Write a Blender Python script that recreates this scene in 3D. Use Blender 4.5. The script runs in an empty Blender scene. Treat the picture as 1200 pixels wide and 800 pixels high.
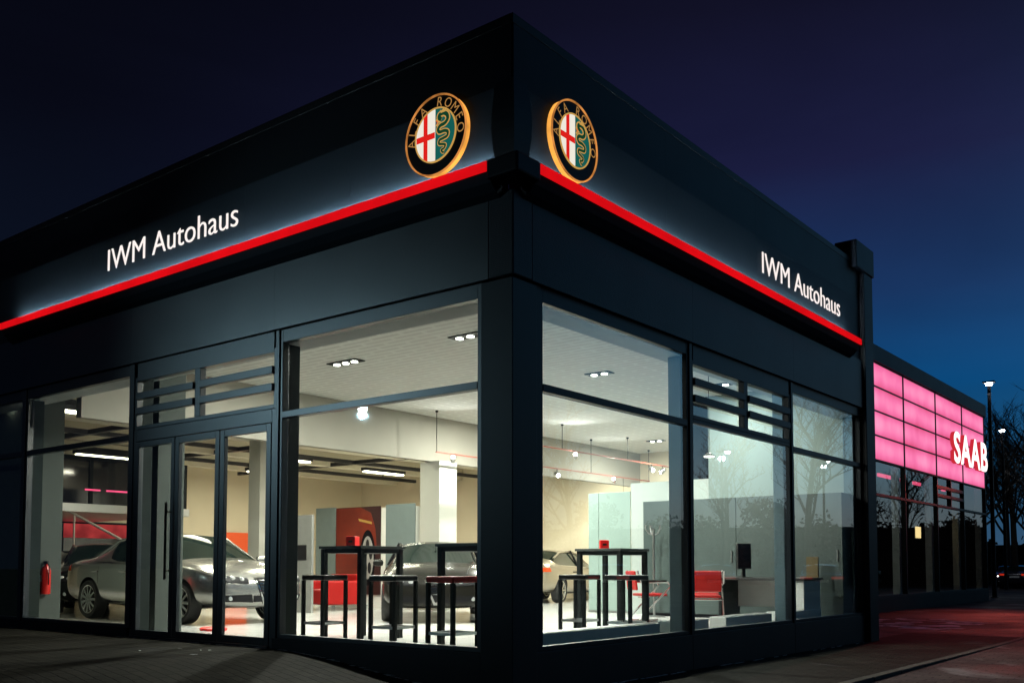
import bpy, bmesh, math, random
from mathutils import Vector, Matrix
from mathutils.bvhtree import BVHTree
R = math.radians
scn = bpy.context.scene
col = scn.collection
random.seed(7)

# ------------------------------------------------------------------ materials
def nt(name):
    m = bpy.data.materials.new(name); m.use_nodes = True
    n = m.node_tree; n.nodes.clear()
    return m, n, n.nodes.new('ShaderNodeOutputMaterial')

def pbr(name, c, rough=.5, metal=0., spec=.5, var=0., vscale=6., bump=0., bscale=60., coat=0., rvar=0., stretch=None):
    m, t, out = nt(name)
    b = t.nodes.new('ShaderNodeBsdfPrincipled')
    b.inputs['Base Color'].default_value = (*c, 1); b.inputs['Roughness'].default_value = rough
    b.inputs['Metallic'].default_value = metal; b.inputs['Specular IOR Level'].default_value = spec
    b.inputs['Coat Weight'].default_value = coat
    t.links.new(b.outputs[0], out.inputs[0])
    tc = t.nodes.new('ShaderNodeTexCoord')
    src = tc.outputs['Object']
    if stretch:
        mp = t.nodes.new('ShaderNodeMapping'); mp.inputs['Scale'].default_value = stretch
        t.links.new(src, mp.inputs[0]); src = mp.outputs[0]
    if var or rvar:
        n = t.nodes.new('ShaderNodeTexNoise'); n.inputs['Scale'].default_value = vscale; n.inputs['Detail'].default_value = 6
        t.links.new(src, n.inputs['Vector'])
        if var:
            mr = t.nodes.new('ShaderNodeMapRange')
            mr.inputs['From Min'].default_value = .3; mr.inputs['From Max'].default_value = .7
            mr.inputs['To Min'].default_value = 1 - var; mr.inputs['To Max'].default_value = 1 + var
            t.links.new(n.outputs[0], mr.inputs[0])
            mx = t.nodes.new('ShaderNodeVectorMath'); mx.operation = 'SCALE'
            mx.inputs[0].default_value = c; t.links.new(mr.outputs[0], mx.inputs['Scale'])
            t.links.new(mx.outputs[0], b.inputs['Base Color'])
        if rvar:
            mr = t.nodes.new('ShaderNodeMapRange')
            mr.inputs['From Min'].default_value = .3; mr.inputs['From Max'].default_value = .7
            mr.inputs['To Min'].default_value = max(.02, rough - rvar); mr.inputs['To Max'].default_value = min(1, rough + rvar)
            t.links.new(n.outputs[0], mr.inputs[0]); t.links.new(mr.outputs[0], b.inputs['Roughness'])
    if bump:
        n2 = t.nodes.new('ShaderNodeTexNoise'); n2.inputs['Scale'].default_value = bscale; n2.inputs['Detail'].default_value = 3
        t.links.new(src, n2.inputs['Vector'])
        bp = t.nodes.new('ShaderNodeBump'); bp.inputs['Strength'].default_value = bump; bp.inputs['Distance'].default_value = .01
        t.links.new(n2.outputs[0], bp.inputs['Height']); t.links.new(bp.outputs[0], b.inputs['Normal'])
    return m

def emit(name, c, s, var=0., vscale=3.):
    m, t, out = nt(name)
    e = t.nodes.new('ShaderNodeEmission'); e.inputs[0].default_value = (*c, 1); e.inputs[1].default_value = s
    if var:
        tc = t.nodes.new('ShaderNodeTexCoord'); n = t.nodes.new('ShaderNodeTexNoise'); n.inputs['Scale'].default_value = vscale
        t.links.new(tc.outputs['Object'], n.inputs['Vector'])
        mr = t.nodes.new('ShaderNodeMapRange'); mr.inputs['From Min'].default_value = .3; mr.inputs['From Max'].default_value = .7
        mr.inputs['To Min'].default_value = s * (1 - var); mr.inputs['To Max'].default_value = s * (1 + var)
        t.links.new(n.outputs[0], mr.inputs[0]); t.links.new(mr.outputs[0], e.inputs[1])
    t.links.new(e.outputs[0], out.inputs[0])
    return m

def glass(name, f0=.09, tint=(.86, .93, .91), scale=1.0, dirt=.0):
    # thin architectural glass: see-through with a Schlick reflection on both faces
    m, t, out = nt(name)
    lw = t.nodes.new('ShaderNodeLayerWeight'); lw.inputs['Blend'].default_value = .5
    p = t.nodes.new('ShaderNodeMath'); p.operation = 'POWER'; p.inputs[1].default_value = 4.2
    t.links.new(lw.outputs['Facing'], p.inputs[0])
    mr = t.nodes.new('ShaderNodeMapRange'); mr.inputs['To Min'].default_value = f0; mr.inputs['To Max'].default_value = 1.
    t.links.new(p.outputs[0], mr.inputs[0])
    tr = t.nodes.new('ShaderNodeBsdfTransparent'); tr.inputs[0].default_value = (*tint, 1)
    gl = t.nodes.new('ShaderNodeBsdfGlossy'); gl.inputs['Roughness'].default_value = .012
    gl.inputs['Color'].default_value = (.93, .98, 1, 1)
    mx = t.nodes.new('ShaderNodeMixShader')
    t.links.new(mr.outputs[0], mx.inputs[0]); t.links.new(tr.outputs[0], mx.inputs[1]); t.links.new(gl.outputs[0], mx.inputs[2])
    t.links.new(mx.outputs[0], out.inputs[0])
    return m

def cladding(name, c, rough=.42, dots=90., strength=.25, spec=.22):
    # coated metal cladding with a fine embossed pattern
    m, t, out = nt(name)
    b = t.nodes.new('ShaderNodeBsdfPrincipled'); b.inputs['Base Color'].default_value = (*c, 1)
    b.inputs['Roughness'].default_value = rough; b.inputs['Metallic'].default_value = .0; b.inputs['Specular IOR Level'].default_value = spec
    tc = t.nodes.new('ShaderNodeTexCoord')
    v = t.nodes.new('ShaderNodeTexVoronoi'); v.inputs['Scale'].default_value = dots; v.inputs['Randomness'].default_value = .35
    t.links.new(tc.outputs['Object'], v.inputs['Vector'])
    n = t.nodes.new('ShaderNodeTexNoise'); n.inputs['Scale'].default_value = 1.7; n.inputs['Detail'].default_value = 5
    t.links.new(tc.outputs['Object'], n.inputs['Vector'])
    mr = t.nodes.new('ShaderNodeMapRange'); mr.inputs['From Min'].default_value = .3; mr.inputs['From Max'].default_value = .7
    mr.inputs['To Min'].default_value = rough - .012; mr.inputs['To Max'].default_value = rough + .015
    t.links.new(n.outputs[0], mr.inputs[0]); t.links.new(mr.outputs[0], b.inputs['Roughness'])
    bp = t.nodes.new('ShaderNodeBump'); bp.inputs['Strength'].default_value = strength; bp.inputs['Distance'].default_value = .004
    t.links.new(v.outputs['Distance'], bp.inputs['Height']); t.links.new(bp.outputs[0], b.inputs['Normal'])
    t.links.new(b.outputs[0], out.inputs[0])
    return m

def tile_ceiling(name):
    m, t, out = nt(name)
    b = t.nodes.new('ShaderNodeBsdfPrincipled'); b.inputs['Roughness'].default_value = .8
    tc = t.nodes.new('ShaderNodeTexCoord')
    br = t.nodes.new('ShaderNodeTexBrick'); br.offset = 0; br.inputs['Scale'].default_value = 1
    br.inputs['Brick Width'].default_value = 1.2; br.inputs['Row Height'].default_value = 1.2; br.inputs['Mortar Size'].default_value = .03
    br.inputs['Color1'].default_value = (.97, .97, .93, 1); br.inputs['Color2'].default_value = (.96, .96, .93, 1); br.inputs['Mortar'].default_value = (1, 1, .97, 1)
    t.links.new(tc.outputs['Object'], br.inputs['Vector'])
    b2 = t.nodes.new('ShaderNodeTexBrick'); b2.offset = .5; b2.inputs['Scale'].default_value = 1
    b2.inputs['Brick Width'].default_value = .6; b2.inputs['Row Height'].default_value = .15; b2.inputs['Mortar Size'].default_value = .045; b2.inputs['Mortar Smooth'].default_value = .3
    b2.inputs['Color1'].default_value = (.83, .83, .83, 1); b2.inputs['Color2'].default_value = (.87, .87, .87, 1); b2.inputs['Mortar'].default_value = (1, 1, 1, 1)
    t.links.new(tc.outputs['Object'], b2.inputs['Vector'])
    mx = t.nodes.new('ShaderNodeMix'); mx.data_type = 'RGBA'; mx.blend_type = 'MULTIPLY'; mx.inputs[0].default_value = 1
    t.links.new(br.outputs['Color'], mx.inputs[6]); t.links.new(b2.outputs['Color'], mx.inputs[7])
    t.links.new(mx.outputs[2], b.inputs['Base Color']); t.links.new(b.outputs[0], out.inputs[0])
    return m

def paving(name, c1, c2, mort, bw, bh, ms, rough=.75, rot=0., wet=0., frost=.0, spec=.5):
    m, t, out = nt(name)
    b = t.nodes.new('ShaderNodeBsdfPrincipled'); b.inputs['Roughness'].default_value = rough; b.inputs['Specular IOR Level'].default_value = spec
    tc = t.nodes.new('ShaderNodeTexCoord')
    mp = t.nodes.new('ShaderNodeMapping'); mp.inputs['Rotation'].default_value = (0, 0, rot)
    t.links.new(tc.outputs['Object'], mp.inputs[0])
    wn = t.nodes.new('ShaderNodeTexNoise'); wn.inputs['Scale'].default_value = 5
    t.links.new(mp.outputs[0], wn.inputs['Vector'])
    ws = t.nodes.new('ShaderNodeVectorMath'); ws.operation = 'SCALE'; ws.inputs['Scale'].default_value = .03
    t.links.new(wn.outputs['Color'], ws.inputs[0])
    wa = t.nodes.new('ShaderNodeVectorMath'); wa.operation = 'ADD'
    t.links.new(mp.outputs[0], wa.inputs[0]); t.links.new(ws.outputs[0], wa.inputs[1])
    br = t.nodes.new('ShaderNodeTexBrick'); br.inputs['Scale'].default_value = 1
    br.inputs['Brick Width'].default_value = bw; br.inputs['Row Height'].default_value = bh; br.inputs['Mortar Size'].default_value = ms
    br.inputs['Mortar Smooth'].default_value = .4
    br.inputs['Color1'].default_value = (*c1, 1); br.inputs['Color2'].default_value = (*c2, 1); br.inputs['Mortar'].default_value = (*mort, 1)
    t.links.new(wa.outputs[0], br.inputs['Vector'])
    n = t.nodes.new('ShaderNodeTexNoise'); n.inputs['Scale'].default_value = .9; n.inputs['Detail'].default_value = 8; n.inputs['Roughness'].default_value = .65
    t.links.new(tc.outputs['Object'], n.inputs['Vector'])
    mr = t.nodes.new('ShaderNodeMapRange'); mr.inputs['From Min'].default_value = .3; mr.inputs['From Max'].default_value = .72
    mr.inputs['To Min'].default_value = .45; mr.inputs['To Max'].default_value = 1.7
    t.links.new(n.outputs[0], mr.inputs[0])
    mx = t.nodes.new('ShaderNodeVectorMath'); mx.operation = 'SCALE'
    t.links.new(br.outputs['Color'], mx.inputs[0]); t.links.new(mr.outputs[0], mx.inputs['Scale'])
    colout = mx.outputs[0]
    if frost:
        n3 = t.nodes.new('ShaderNodeTexNoise'); n3.inputs['Scale'].default_value = .55; n3.inputs['Detail'].default_value = 9; n3.inputs['Distortion'].default_value = .8
        t.links.new(tc.outputs['Object'], n3.inputs['Vector'])
        rp = t.nodes.new('ShaderNodeMapRange'); rp.inputs['From Min'].default_value = .6; rp.inputs['From Max'].default_value = .72; rp.inputs['To Max'].default_value = frost
        t.links.new(n3.outputs[0], rp.inputs[0])
        mm = t.nodes.new('ShaderNodeMix'); mm.data_type = 'RGBA'
        t.links.new(rp.outputs[0], mm.inputs[0]); t.links.new(colout, mm.inputs[6]); mm.inputs[7].default_value = (.45, .46, .48, 1)
        colout = mm.outputs[2]
    t.links.new(colout, b.inputs['Base Color'])
    if wet:
        n2 = t.nodes.new('ShaderNodeTexNoise'); n2.inputs['Scale'].default_value = .35; n2.inputs['Detail'].default_value = 5
        t.links.new(tc.outputs['Object'], n2.inputs['Vector'])
        mr2 = t.nodes.new('ShaderNodeMapRange'); mr2.inputs['From Min'].default_value = .4; mr2.inputs['From Max'].default_value = .62
        mr2.inputs['To Min'].default_value = rough; mr2.inputs['To Max'].default_value = wet
        t.links.new(n2.outputs[0], mr2.inputs[0]); t.links.new(mr2.outputs[0], b.inputs['Roughness'])
    bp = t.nodes.new('ShaderNodeBump'); bp.inputs['Strength'].default_value = .7; bp.inputs['Distance'].default_value = .012; bp.invert = True
    t.links.new(br.outputs['Fac'], bp.inputs['Height'])
    n4 = t.nodes.new('ShaderNodeTexNoise'); n4.inputs['Scale'].default_value = 45; n4.inputs['Detail'].default_value = 4
    t.links.new(tc.outputs['Object'], n4.inputs['Vector'])
    bp2 = t.nodes.new('ShaderNodeBump'); bp2.inputs['Strength'].default_value = .35; bp2.inputs['Distance'].default_value = .01
    t.links.new(n4.outputs[0], bp2.inputs['Height']); t.links.new(bp.outputs[0], bp2.inputs['Normal'])
    t.links.new(bp2.outputs[0], b.inputs['Normal'])
    t.links.new(b.outputs[0], out.inputs[0])
    return m

def pink_panel(name):
    # backlit plastic: a little brighter at the top where the tube sits, cloudy
    m, t, out = nt(name)
    e = t.nodes.new('ShaderNodeEmission')
    tc = t.nodes.new('ShaderNodeTexCoord')
    sp = t.nodes.new('ShaderNodeSeparateXYZ'); t.links.new(tc.outputs['Generated'], sp.inputs[0])
    n = t.nodes.new('ShaderNodeTexNoise'); n.inputs['Scale'].default_value = .8; n.inputs['Detail'].default_value = 3
    t.links.new(tc.outputs['Object'], n.inputs['Vector'])
    # tube glow: parabola across the panel height
    q = t.nodes.new('ShaderNodeMath'); q.operation = 'SUBTRACT'; q.inputs[1].default_value = .52; t.links.new(sp.outputs['Z'], q.inputs[0])
    q2 = t.nodes.new('ShaderNodeMath'); q2.operation = 'MULTIPLY'; t.links.new(q.outputs[0], q2.inputs[0]); t.links.new(q.outputs[0], q2.inputs[1])
    q3 = t.nodes.new('ShaderNodeMath'); q3.operation = 'MULTIPLY_ADD'; q3.inputs[1].default_value = -1.7; q3.inputs[2].default_value = .62
    t.links.new(q2.outputs[0], q3.inputs[0])
    a = t.nodes.new('ShaderNodeMath'); a.operation = 'ADD'; t.links.new(q3.outputs[0], a.inputs[0])
    nm = t.nodes.new('ShaderNodeMath'); nm.operation = 'MULTIPLY_ADD'; nm.inputs[1].default_value = .7; nm.inputs[2].default_value = -.35
    t.links.new(n.outputs[0], nm.inputs[0]); t.links.new(nm.outputs[0], a.inputs[1])
    cr = t.nodes.new('ShaderNodeValToRGB')
    cr.color_ramp.elements[0].position = .1; cr.color_ramp.elements[0].color = (.68, .08, .20, 1)
    cr.color_ramp.elements[1].position = .85; cr.color_ramp.elements[1].color = (1, .34, .54, 1)
    x = cr.color_ramp.elements.new(.5); x.color = (.85, .17, .38, 1)
    t.links.new(a.outputs[0], cr.inputs[0]); t.links.new(cr.outputs[0], e.inputs[0])
    e.inputs[1].default_value = 1.15
    t.links.new(e.outputs[0], out.inputs[0])
    return m

M = {}
M['fascia'] = cladding('dark_cladding', (.016, .022, .030), .5, spec=.06)
M['fascia2'] = cladding('upper_cladding', (.003, .004, .007), .5, 60, spec=.10)
M['lowclad'] = cladding('embossed_cladding', (.005, .009, .012), .29, 55, .14, spec=.6)
M['lowclad_e'] = cladding('embossed_cladding_side', (.005, .007, .012), .45, 55, .5, spec=.14)
M['frame_e'] = pbr('dark_blue_frame_shaded', (.004, .007, .011), .45, spec=.15, var=.2, vscale=2, bump=.03)  # same blue frame at a lower tone, standing for its unlit parts
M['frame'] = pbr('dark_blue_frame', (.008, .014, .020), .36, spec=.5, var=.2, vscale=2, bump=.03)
M['trim'] = pbr('black_trim', (.0035, .0035, .005), .5, spec=.15)
M['black'] = pbr('black_paint', (.008, .008, .009), .4, var=.2)
M['red_led'] = emit('red_light', (.80, .004, .008), .86, .13, 1.6)
M['white_led'] = emit('white_light', (.72, .95, .98), 1150)
M['glass'] = glass('window_glass', .075, (.82, .92, .89))
M['glass_w'] = glass('window_glass_west', .05, (.80, .87, .83))
M['glass_saab'] = glass('tinted_glass', .045, (.62, .66, .64))
M['intcol'] = pbr('painted_steel', (.017, .023, .022), .8, spec=.08, var=.06)
M['intcol_e'] = pbr('sky_tinted_steel', (.045, .085, .105), .55, var=.06)  # blue put into the posts' colour as the sky's reflection
M['col_dim'] = pbr('dimmed_white_plaster', (.06, .071, .066), .85, spec=.1, var=.04, vscale=1.5, bump=.05, bscale=120)  # white columns coloured grey where less light reaches them
M['wall'] = pbr('white_plaster', (.70, .70, .66), .85, var=.04, vscale=1.5, bump=.05, bscale=120)
M['colw'] = pbr('column_plaster', (.40, .40, .36), .85, var=.05, vscale=1.5, bump=.05, bscale=120)
M['bulk'] = pbr('bulkhead_plaster', (.30, .285, .245), .85, var=.04, vscale=1.2, bump=.05, bscale=120)
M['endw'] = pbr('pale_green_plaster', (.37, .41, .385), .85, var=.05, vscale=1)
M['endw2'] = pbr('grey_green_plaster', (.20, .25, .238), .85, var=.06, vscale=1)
M['cream'] = pbr('cream_plaster', (.68, .60, .46), .85, var=.05, vscale=1.2)
M['beige'] = pbr('beige_plaster', (.62, .54, .40), .85, var=.05, vscale=.8)
M['soffit'] = pbr('grey_reveal', (.42, .46, .46), .7, var=.05)
M['ceil'] = tile_ceiling('perforated_ceiling')
M['ceil2'] = pbr('hall_ceiling', (.58, .53, .42), .85, var=.05, vscale=.7)
M['floor'] = paving('showroom_tiles', (.62, .62, .60), (.66, .66, .63), (.5, .5, .48), .6, .6, .006, .14)
for n in M['floor'].node_tree.nodes:
    if n.type == 'BUMP': n.inputs['Strength'].default_value = .02
    if n.type == 'MAP_RANGE': n.inputs['To Min'].default_value = .92; n.inputs['To Max'].default_value = 1.05
    if n.type == 'VECT_MATH' and n.operation == 'SCALE' and not n.inputs['Scale'].is_linked: n.inputs['Scale'].default_value = 0
M['trunk'] = pbr('black_trunking', (.012, .012, .014), .5)
M['tube'] = emit('fluorescent_tube', (1, .90, .68), 9)
M['lens'] = emit('lamp_lens', (1, .96, .86), 16)
M['cobble'] = paving('cobbled_paving', (.0115, .0108, .0080), (.006, .0056, .0042), (.0018, .0017, .0015), .24, .12, .012, .85, R(8), 0, .10, spec=.06)
M['asphalt'] = paving('wet_forecourt', (.05, .04, .038), (.035, .03, .03), (.015, .014, .014), .3, .15, .01, .8, 0, .6, .30, spec=.07)
M['ground'] = pbr('ground', (.02, .019, .018), .9, spec=.1, var=.4, vscale=.6, bump=.3, bscale=20)
M['kerb'] = pbr('kerb_stone', (.05, .048, .043), .85, spec=.1, var=.25, vscale=5, bump=.3, bscale=40)
M['snow'] = pbr('old_snow', (.62, .66, .70), .8, spec=.1, var=.15, vscale=8)
M['metal'] = pbr('brushed_steel', (.5, .5, .5), .3, 1.)
M['chrome'] = pbr('chrome', (.75, .75, .75), .08, 1.)
M['dkmetal'] = pbr('dark_steel', (.010, .012, .012), .5, .0, spec=.08, var=.15)
M['seat'] = pbr('black_leather', (.007, .007, .0075), .35, spec=.2, bump=.2, bscale=90)
M['redseat'] = pbr('red_leather', (.30, .010, .009), .5, spec=.15, bump=.15, bscale=90)
M['redbox'] = pbr('red_plastic', (.75, .012, .012), .35, var=.05)
M['orange'] = pbr('orange_panel', (.80, .10, .02), .6)
M['greenglass'] = pbr('frosted_green_glass', (.25, .325, .295), .28, var=.05, vscale=1.2)
M['cabinet'] = pbr('grey_cabinet', (.042, .060, .057), .42, var=.06)
M['whitebox'] = pbr('white_lacquer', (.62, .64, .62), .35, var=.04)
M['screen'] = pbr('dark_screen', (.008, .009, .010), .12)
M['yellow'] = pbr('ochre_board', (.09, .06, .015), .6)
M['rubber'] = pbr('tyre_rubber', (.012, .012, .012), .75, bump=.2)
M['rim'] = pbr('alloy_rim', (.62, .62, .60), .25, 1.)
M['carglass'] = pbr('car_glass', (.008, .014, .012), .04, spec=.35)
M['hlamp'] = pbr('headlamp_glass', (.75, .78, .78), .08, .6)
M['tlamp'] = pbr('tail_lamp', (.60, .06, .01), .15)
M['bark'] = pbr('bark', (.018, .015, .012), .9, var=.3)
M['hedge'] = pbr('dark_hedge', (.010, .014, .008), .9, var=.5, vscale=9)
M['block'] = pbr('dark_render', (.010, .010, .011), .8, var=.3)
M['gold'] = pbr('gold_metal', (.75, .45, .12), .25, 1.)
M['goldlit'] = emit('gold_glow', (.80, .30, .07), .75, .5, 5)
M['haloedge'] = emit('warm_edge', (1.0, .42, .07), 1.1, .4, 4)
M['e_black'] = pbr('emblem_black', (.004, .004, .004), .5, spec=.1)
M['e_white'] = emit('emblem_white', (.95, .90, .78), .9)
M['e_red'] = emit('emblem_red', (.80, .016, .012), .9)
M['e_teal'] = emit('emblem_teal', (.008, .115, .095), .9)
M['e_green'] = emit('emblem_green', (.006, .05, .022), .9)
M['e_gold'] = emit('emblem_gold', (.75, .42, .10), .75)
M['e_letter'] = emit('emblem_letter', (.85, .42, .12), .45)
M['sign_white'] = emit('sign_white', (1, .90, .86), 1.0)
M['saab_white'] = emit('sign_bright_white', (1, .93, .90), 1.6)
M['saab_red'] = emit('sign_red', (.75, .03, .05), .8)
M['pink'] = pink_panel('pink_backlit_panel')
M['pinkbar'] = emit('added_pink_glow', (1, .09, .22), 1.6)  # glow of the added bars that imitate pink light on glass
M['pane_shine'] = emit('painted_pane_reflection', (.55, .05, .05), .8, .6, 1.5)  # emission standing in for pink light mirrored in panes
M['lit_yellow'] = emit('lit_yellow', (1, .72, .32), 2.2)
M['lamp_head'] = emit('street_lamp_glow', (.93, .98, 1), 30)
M['lamp_big'] = emit('flood_lamp_glow', (.80, .93, 1), 130)
M['head_on'] = emit('headlight_on', (1, .97, .9), 9)
M['tail_on'] = emit('taillight_on', (1, .05, .02), .4)
M['extred'] = pbr('extinguisher_red', (.42, .012, .010), .3)
M['stair'] = pbr('stair_metal', (.45, .42, .38), .4, .5)
M['darkglass'] = pbr('mezzanine_glass', (.012, .012, .014), .06, spec=.8)

def car_paint(name, c, metal=.6, rough=.28):
    return pbr(name, c, rough, metal, coat=.9, var=.03, vscale=3)

# ------------------------------------------------------------------ mesh helpers
class MB:
    def __init__(s): s.v = []; s.f = []; s.m = []
    def face(s, pts, mi=0):
        i = len(s.v); s.v += [tuple(p) for p in pts]; s.f.append(list(range(i, i + len(pts)))); s.m.append(mi)
    def box(s, a, b, mi=0, mat=None):
        x0, x1 = sorted((a[0], b[0])); y0, y1 = sorted((a[1], b[1])); z0, z1 = sorted((a[2], b[2]))
        P = [(x0, y0, z0), (x1, y0, z0), (x1, y1, z0), (x0, y1, z0), (x0, y0, z1), (x1, y0, z1), (x1, y1, z1), (x0, y1, z1)]
        if mat: P = [tuple(mat @ Vector(p)) for p in P]
        i = len(s.v); s.v += P
        for q in ((0, 3, 2, 1), (4, 5, 6, 7), (0, 1, 5, 4), (1, 2, 6, 5), (2, 3, 7, 6), (3, 0, 4, 7)):
            s.f.append([i + k for k in q]); s.m.append(mi)
        return s
    def tube(s, pts, r, n=8, mi=0, cap=True):
        pts = [Vector(p) for p in pts]
        rr = r if isinstance(r, (list, tuple)) else [r] * len(pts)
        rings = []
        for k, p in enumerate(pts):
            d = (pts[min(k + 1, len(pts) - 1)] - pts[max(k - 1, 0)]).normalized()
            a = d.orthogonal().normalized() if k == 0 else (rings_a - d * rings_a.dot(d)).normalized()
            rings_a = a; b = d.cross(a)
            i = len(s.v)
            for j in range(n):
                t = 2 * math.pi * j / n
                s.v.append(tuple(p + (a * math.cos(t) + b * math.sin(t)) * rr[k]))
            rings.append(i)
        for k in range(len(rings) - 1):
            for j in range(n):
                s.f.append([rings[k] + j, rings[k] + (j + 1) % n, rings[k + 1] + (j + 1) % n, rings[k + 1] + j]); s.m.append(mi)
        if cap:
            s.f.append([rings[0] + j for j in reversed(range(n))]); s.m.append(mi)
            s.f.append([rings[-1] + j for j in range(n)]); s.m.append(mi)
        return s
    def lathe(s, prof, n=24, axis='Z', c=(0, 0, 0), mi=0, close=False):
        rings = []
        for (r, h) in prof:
            i = len(s.v)
            for j in range(n):
                t = 2 * math.pi * j / n; a, b = r * math.cos(t), r * math.sin(t)
                p = {'Z': (a, b, h), 'Y': (a, h, -b), 'X': (h, a, b)}[axis]
                s.v.append((p[0] + c[0], p[1] + c[1], p[2] + c[2]))
            rings.append(i)
        L = len(rings)
        for k in range(L if close else L - 1):
            for j in range(n):
                s.f.append([rings[k] + j, rings[k] + (j + 1) % n, rings[(k + 1) % L] + (j + 1) % n, rings[(k + 1) % L] + j]); s.m.append(mi)
        if not close:
            if prof[0][0] > 1e-6: s.f.append([rings[0] + j for j in reversed(range(n))]); s.m.append(mi)
            if prof[-1][0] > 1e-6: s.f.append([rings[-1] + j for j in range(n)]); s.m.append(mi)
        return s
    def prism(s, poly, h0, h1, fn, mi=0):
        # poly in (u,v); fn(u,v,w) -> point
        i = len(s.v); n = len(poly)
        s.v += [tuple(fn(u, v, h0)) for u, v in poly] + [tuple(fn(u, v, h1)) for u, v in poly]
        s.f.append([i + j for j in reversed(range(n))]); s.m.append(mi)
        s.f.append([i + n + j for j in range(n)]); s.m.append(mi)
        for j in range(n):
            s.f.append([i + j, i + (j + 1) % n, i + n + (j + 1) % n, i + n + j]); s.m.append(mi)
        return s
    def build(s, name, mats, parent=None, smooth=False, bevel=0., label=None):
        me = bpy.data.meshes.new(name); me.from_pydata(s.v, [], s.f)
        if not isinstance(mats, (list, tuple)): mats = [mats]
        for m in mats: me.materials.append(m)
        me.polygons.foreach_set('material_index', s.m)
        bm = bmesh.new(); bm.from_mesh(me); bmesh.ops.recalc_face_normals(bm, faces=bm.faces); bm.to_mesh(me); bm.free()
        if smooth:
            me.polygons.foreach_set('use_smooth', [True] * len(me.polygons))
            try: me.set_sharp_from_angle(angle=R(40))
            except Exception: pass
        me.update()
        o = bpy.data.objects.new(name, me); col.objects.link(o)
        if parent: o.parent = parent
        if bevel:
            b = o.modifiers.new('bevel', 'BEVEL'); b.width = bevel; b.segments = 2; b.limit_method = 'ANGLE'
        if label: o['label'] = label
        return o

def bx(name, a, b, mat, parent=None, bevel=0., label=None):
    return MB().box(a, b).build(name, mat, parent, bevel=bevel, label=label)

def tag(o, label=None, cat=None, group=None, kind=None):
    if label: o['label'] = label
    if cat: o['category'] = cat
    if group: o['group'] = group
    if kind: o['kind'] = kind
    return o
def thing(name, label, cat, loc=(0, 0, 0), rz=0., group=None):
    o = bpy.data.objects.new(name, None); col.objects.link(o); o.empty_display_size = .2
    o.location = loc; o.rotation_euler = (0, 0, rz)
    return tag(o, label, cat, group)
def copy_tree(o, parent=None):
    c = o.copy(); col.objects.link(c)
    if parent: c.parent = parent
    for ch in list(o.children): copy_tree(ch, c)
    return c
def again(o, loc, rz, label, group=None):
    c = copy_tree(o); c.location = loc; c.rotation_euler = (0, 0, rz)
    tag(c, label, None, group)
    return c
def lamp(name, kind, energy, loc, parent=None, color=(1, .95, .86), size=.3, target=None, spot=R(80), blend=.6, sizey=None):
    l = bpy.data.lights.new(name, kind); l.energy = energy; l.color = color
    if kind == 'AREA':
        l.size = size
        if sizey: l.shape = 'RECTANGLE'; l.size_y = sizey
    elif kind == 'SPOT': l.spot_size = spot; l.spot_blend = blend; l.shadow_soft_size = size
    else: l.shadow_soft_size = size
    o = bpy.data.objects.new(name, l); col.objects.link(o); o.location = loc
    if target is not None: o.rotation_euler = (Vector(target) - Vector(loc)).to_track_quat('-Z', 'Y').to_euler()
    if parent: o.parent = parent
    return o

def islands(mesh):
    bm = bmesh.new(); bm.from_mesh(mesh); bm.verts.ensure_lookup_table()
    bmesh.ops.remove_doubles(bm, verts=bm.verts, dist=1e-5)
    seen = set(); out = []
    for f in bm.faces:
        if f.index in seen: continue
        st = [f]; grp = []
        seen.add(f.index)
        while st:
            g = st.pop(); grp.append(g)
            for v in g.verts:
                for h in v.link_faces:
                    if h.index not in seen: seen.add(h.index); st.append(h)
        out.append([[tuple(v.co) for v in g.verts] + [tuple(g.normal)] for g in grp])
    bm.free()
    return out

def text_islands(body, extrude=.0, offset=0., spacing=1., shear=0.):
    c = bpy.data.curves.new('t', 'FONT'); c.body = body; c.size = 1; c.extrude = extrude; c.offset = offset
    c.space_character = spacing; c.shear = shear; c.resolution_u = 6
    o = bpy.data.objects.new('t', c); col.objects.link(o)
    dg = bpy.context.evaluated_depsgraph_get(); dg.update()
    me = bpy.data.meshes.new_from_object(o.evaluated_get(dg))
    bpy.data.objects.remove(o); 
    isl = islands(me)
    bpy.data.meshes.remove(me); bpy.data.curves.remove(c)
    isl.sort(key=lambda g: min(v[0] for f in g for v in f[:-1]))
    return isl
def isl_bounds(isl):
    vs = [v for g in isl for f in g for v in f[:-1]]
    return min(v[0] for v in vs), max(v[0] for v in vs), min(v[1] for v in vs), max(v[1] for v in vs)

# facade frames: (u along the facade, v up, w out of the wall) -> world
WEST = lambda u, v, w=0: (u, -w, v)       # entrance facade, faces -Y, u = x
EAST = lambda u, v, w=0: (w, u, v)        # side facade, faces +X, u = y

# ------------------------------------------------------------------ SETTING: ground
def gz(x, y):
    t = min(1, max(0, (-.15 - x) / 3.3)); t = t * t * (3 - 2 * t)
    z = -.29 + .275 * t
    if x > -1: z -= .05 * min(1, max(0, y / 10.))
    return z
g = MB()
xs = [-400, -120, -60, -30, -20, -14, -10, -8, -6, -5] + [-4 + .25 * k for k in range(17)] + [.5, 1, 1.85, 3, 5, 8, 14, 30, 60, 120, 400]
ys = [-300, -100, -40, -20, -12, -8, -5, -3, -1.5, -.5, .05]
for i in range(len(xs) - 1):
    for j in range(len(ys) - 1):
        g.face([(x, y, gz(x, y)) for x, y in ((xs[i], ys[j]), (xs[i + 1], ys[j]), (xs[i + 1], ys[j + 1]), (xs[i], ys[j + 1]))])
xs2 = [-.1, .5, 1, 1.85]
ys2 = [.05, 1, 2, 4, 6, 8, 10, 12.4]
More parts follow.
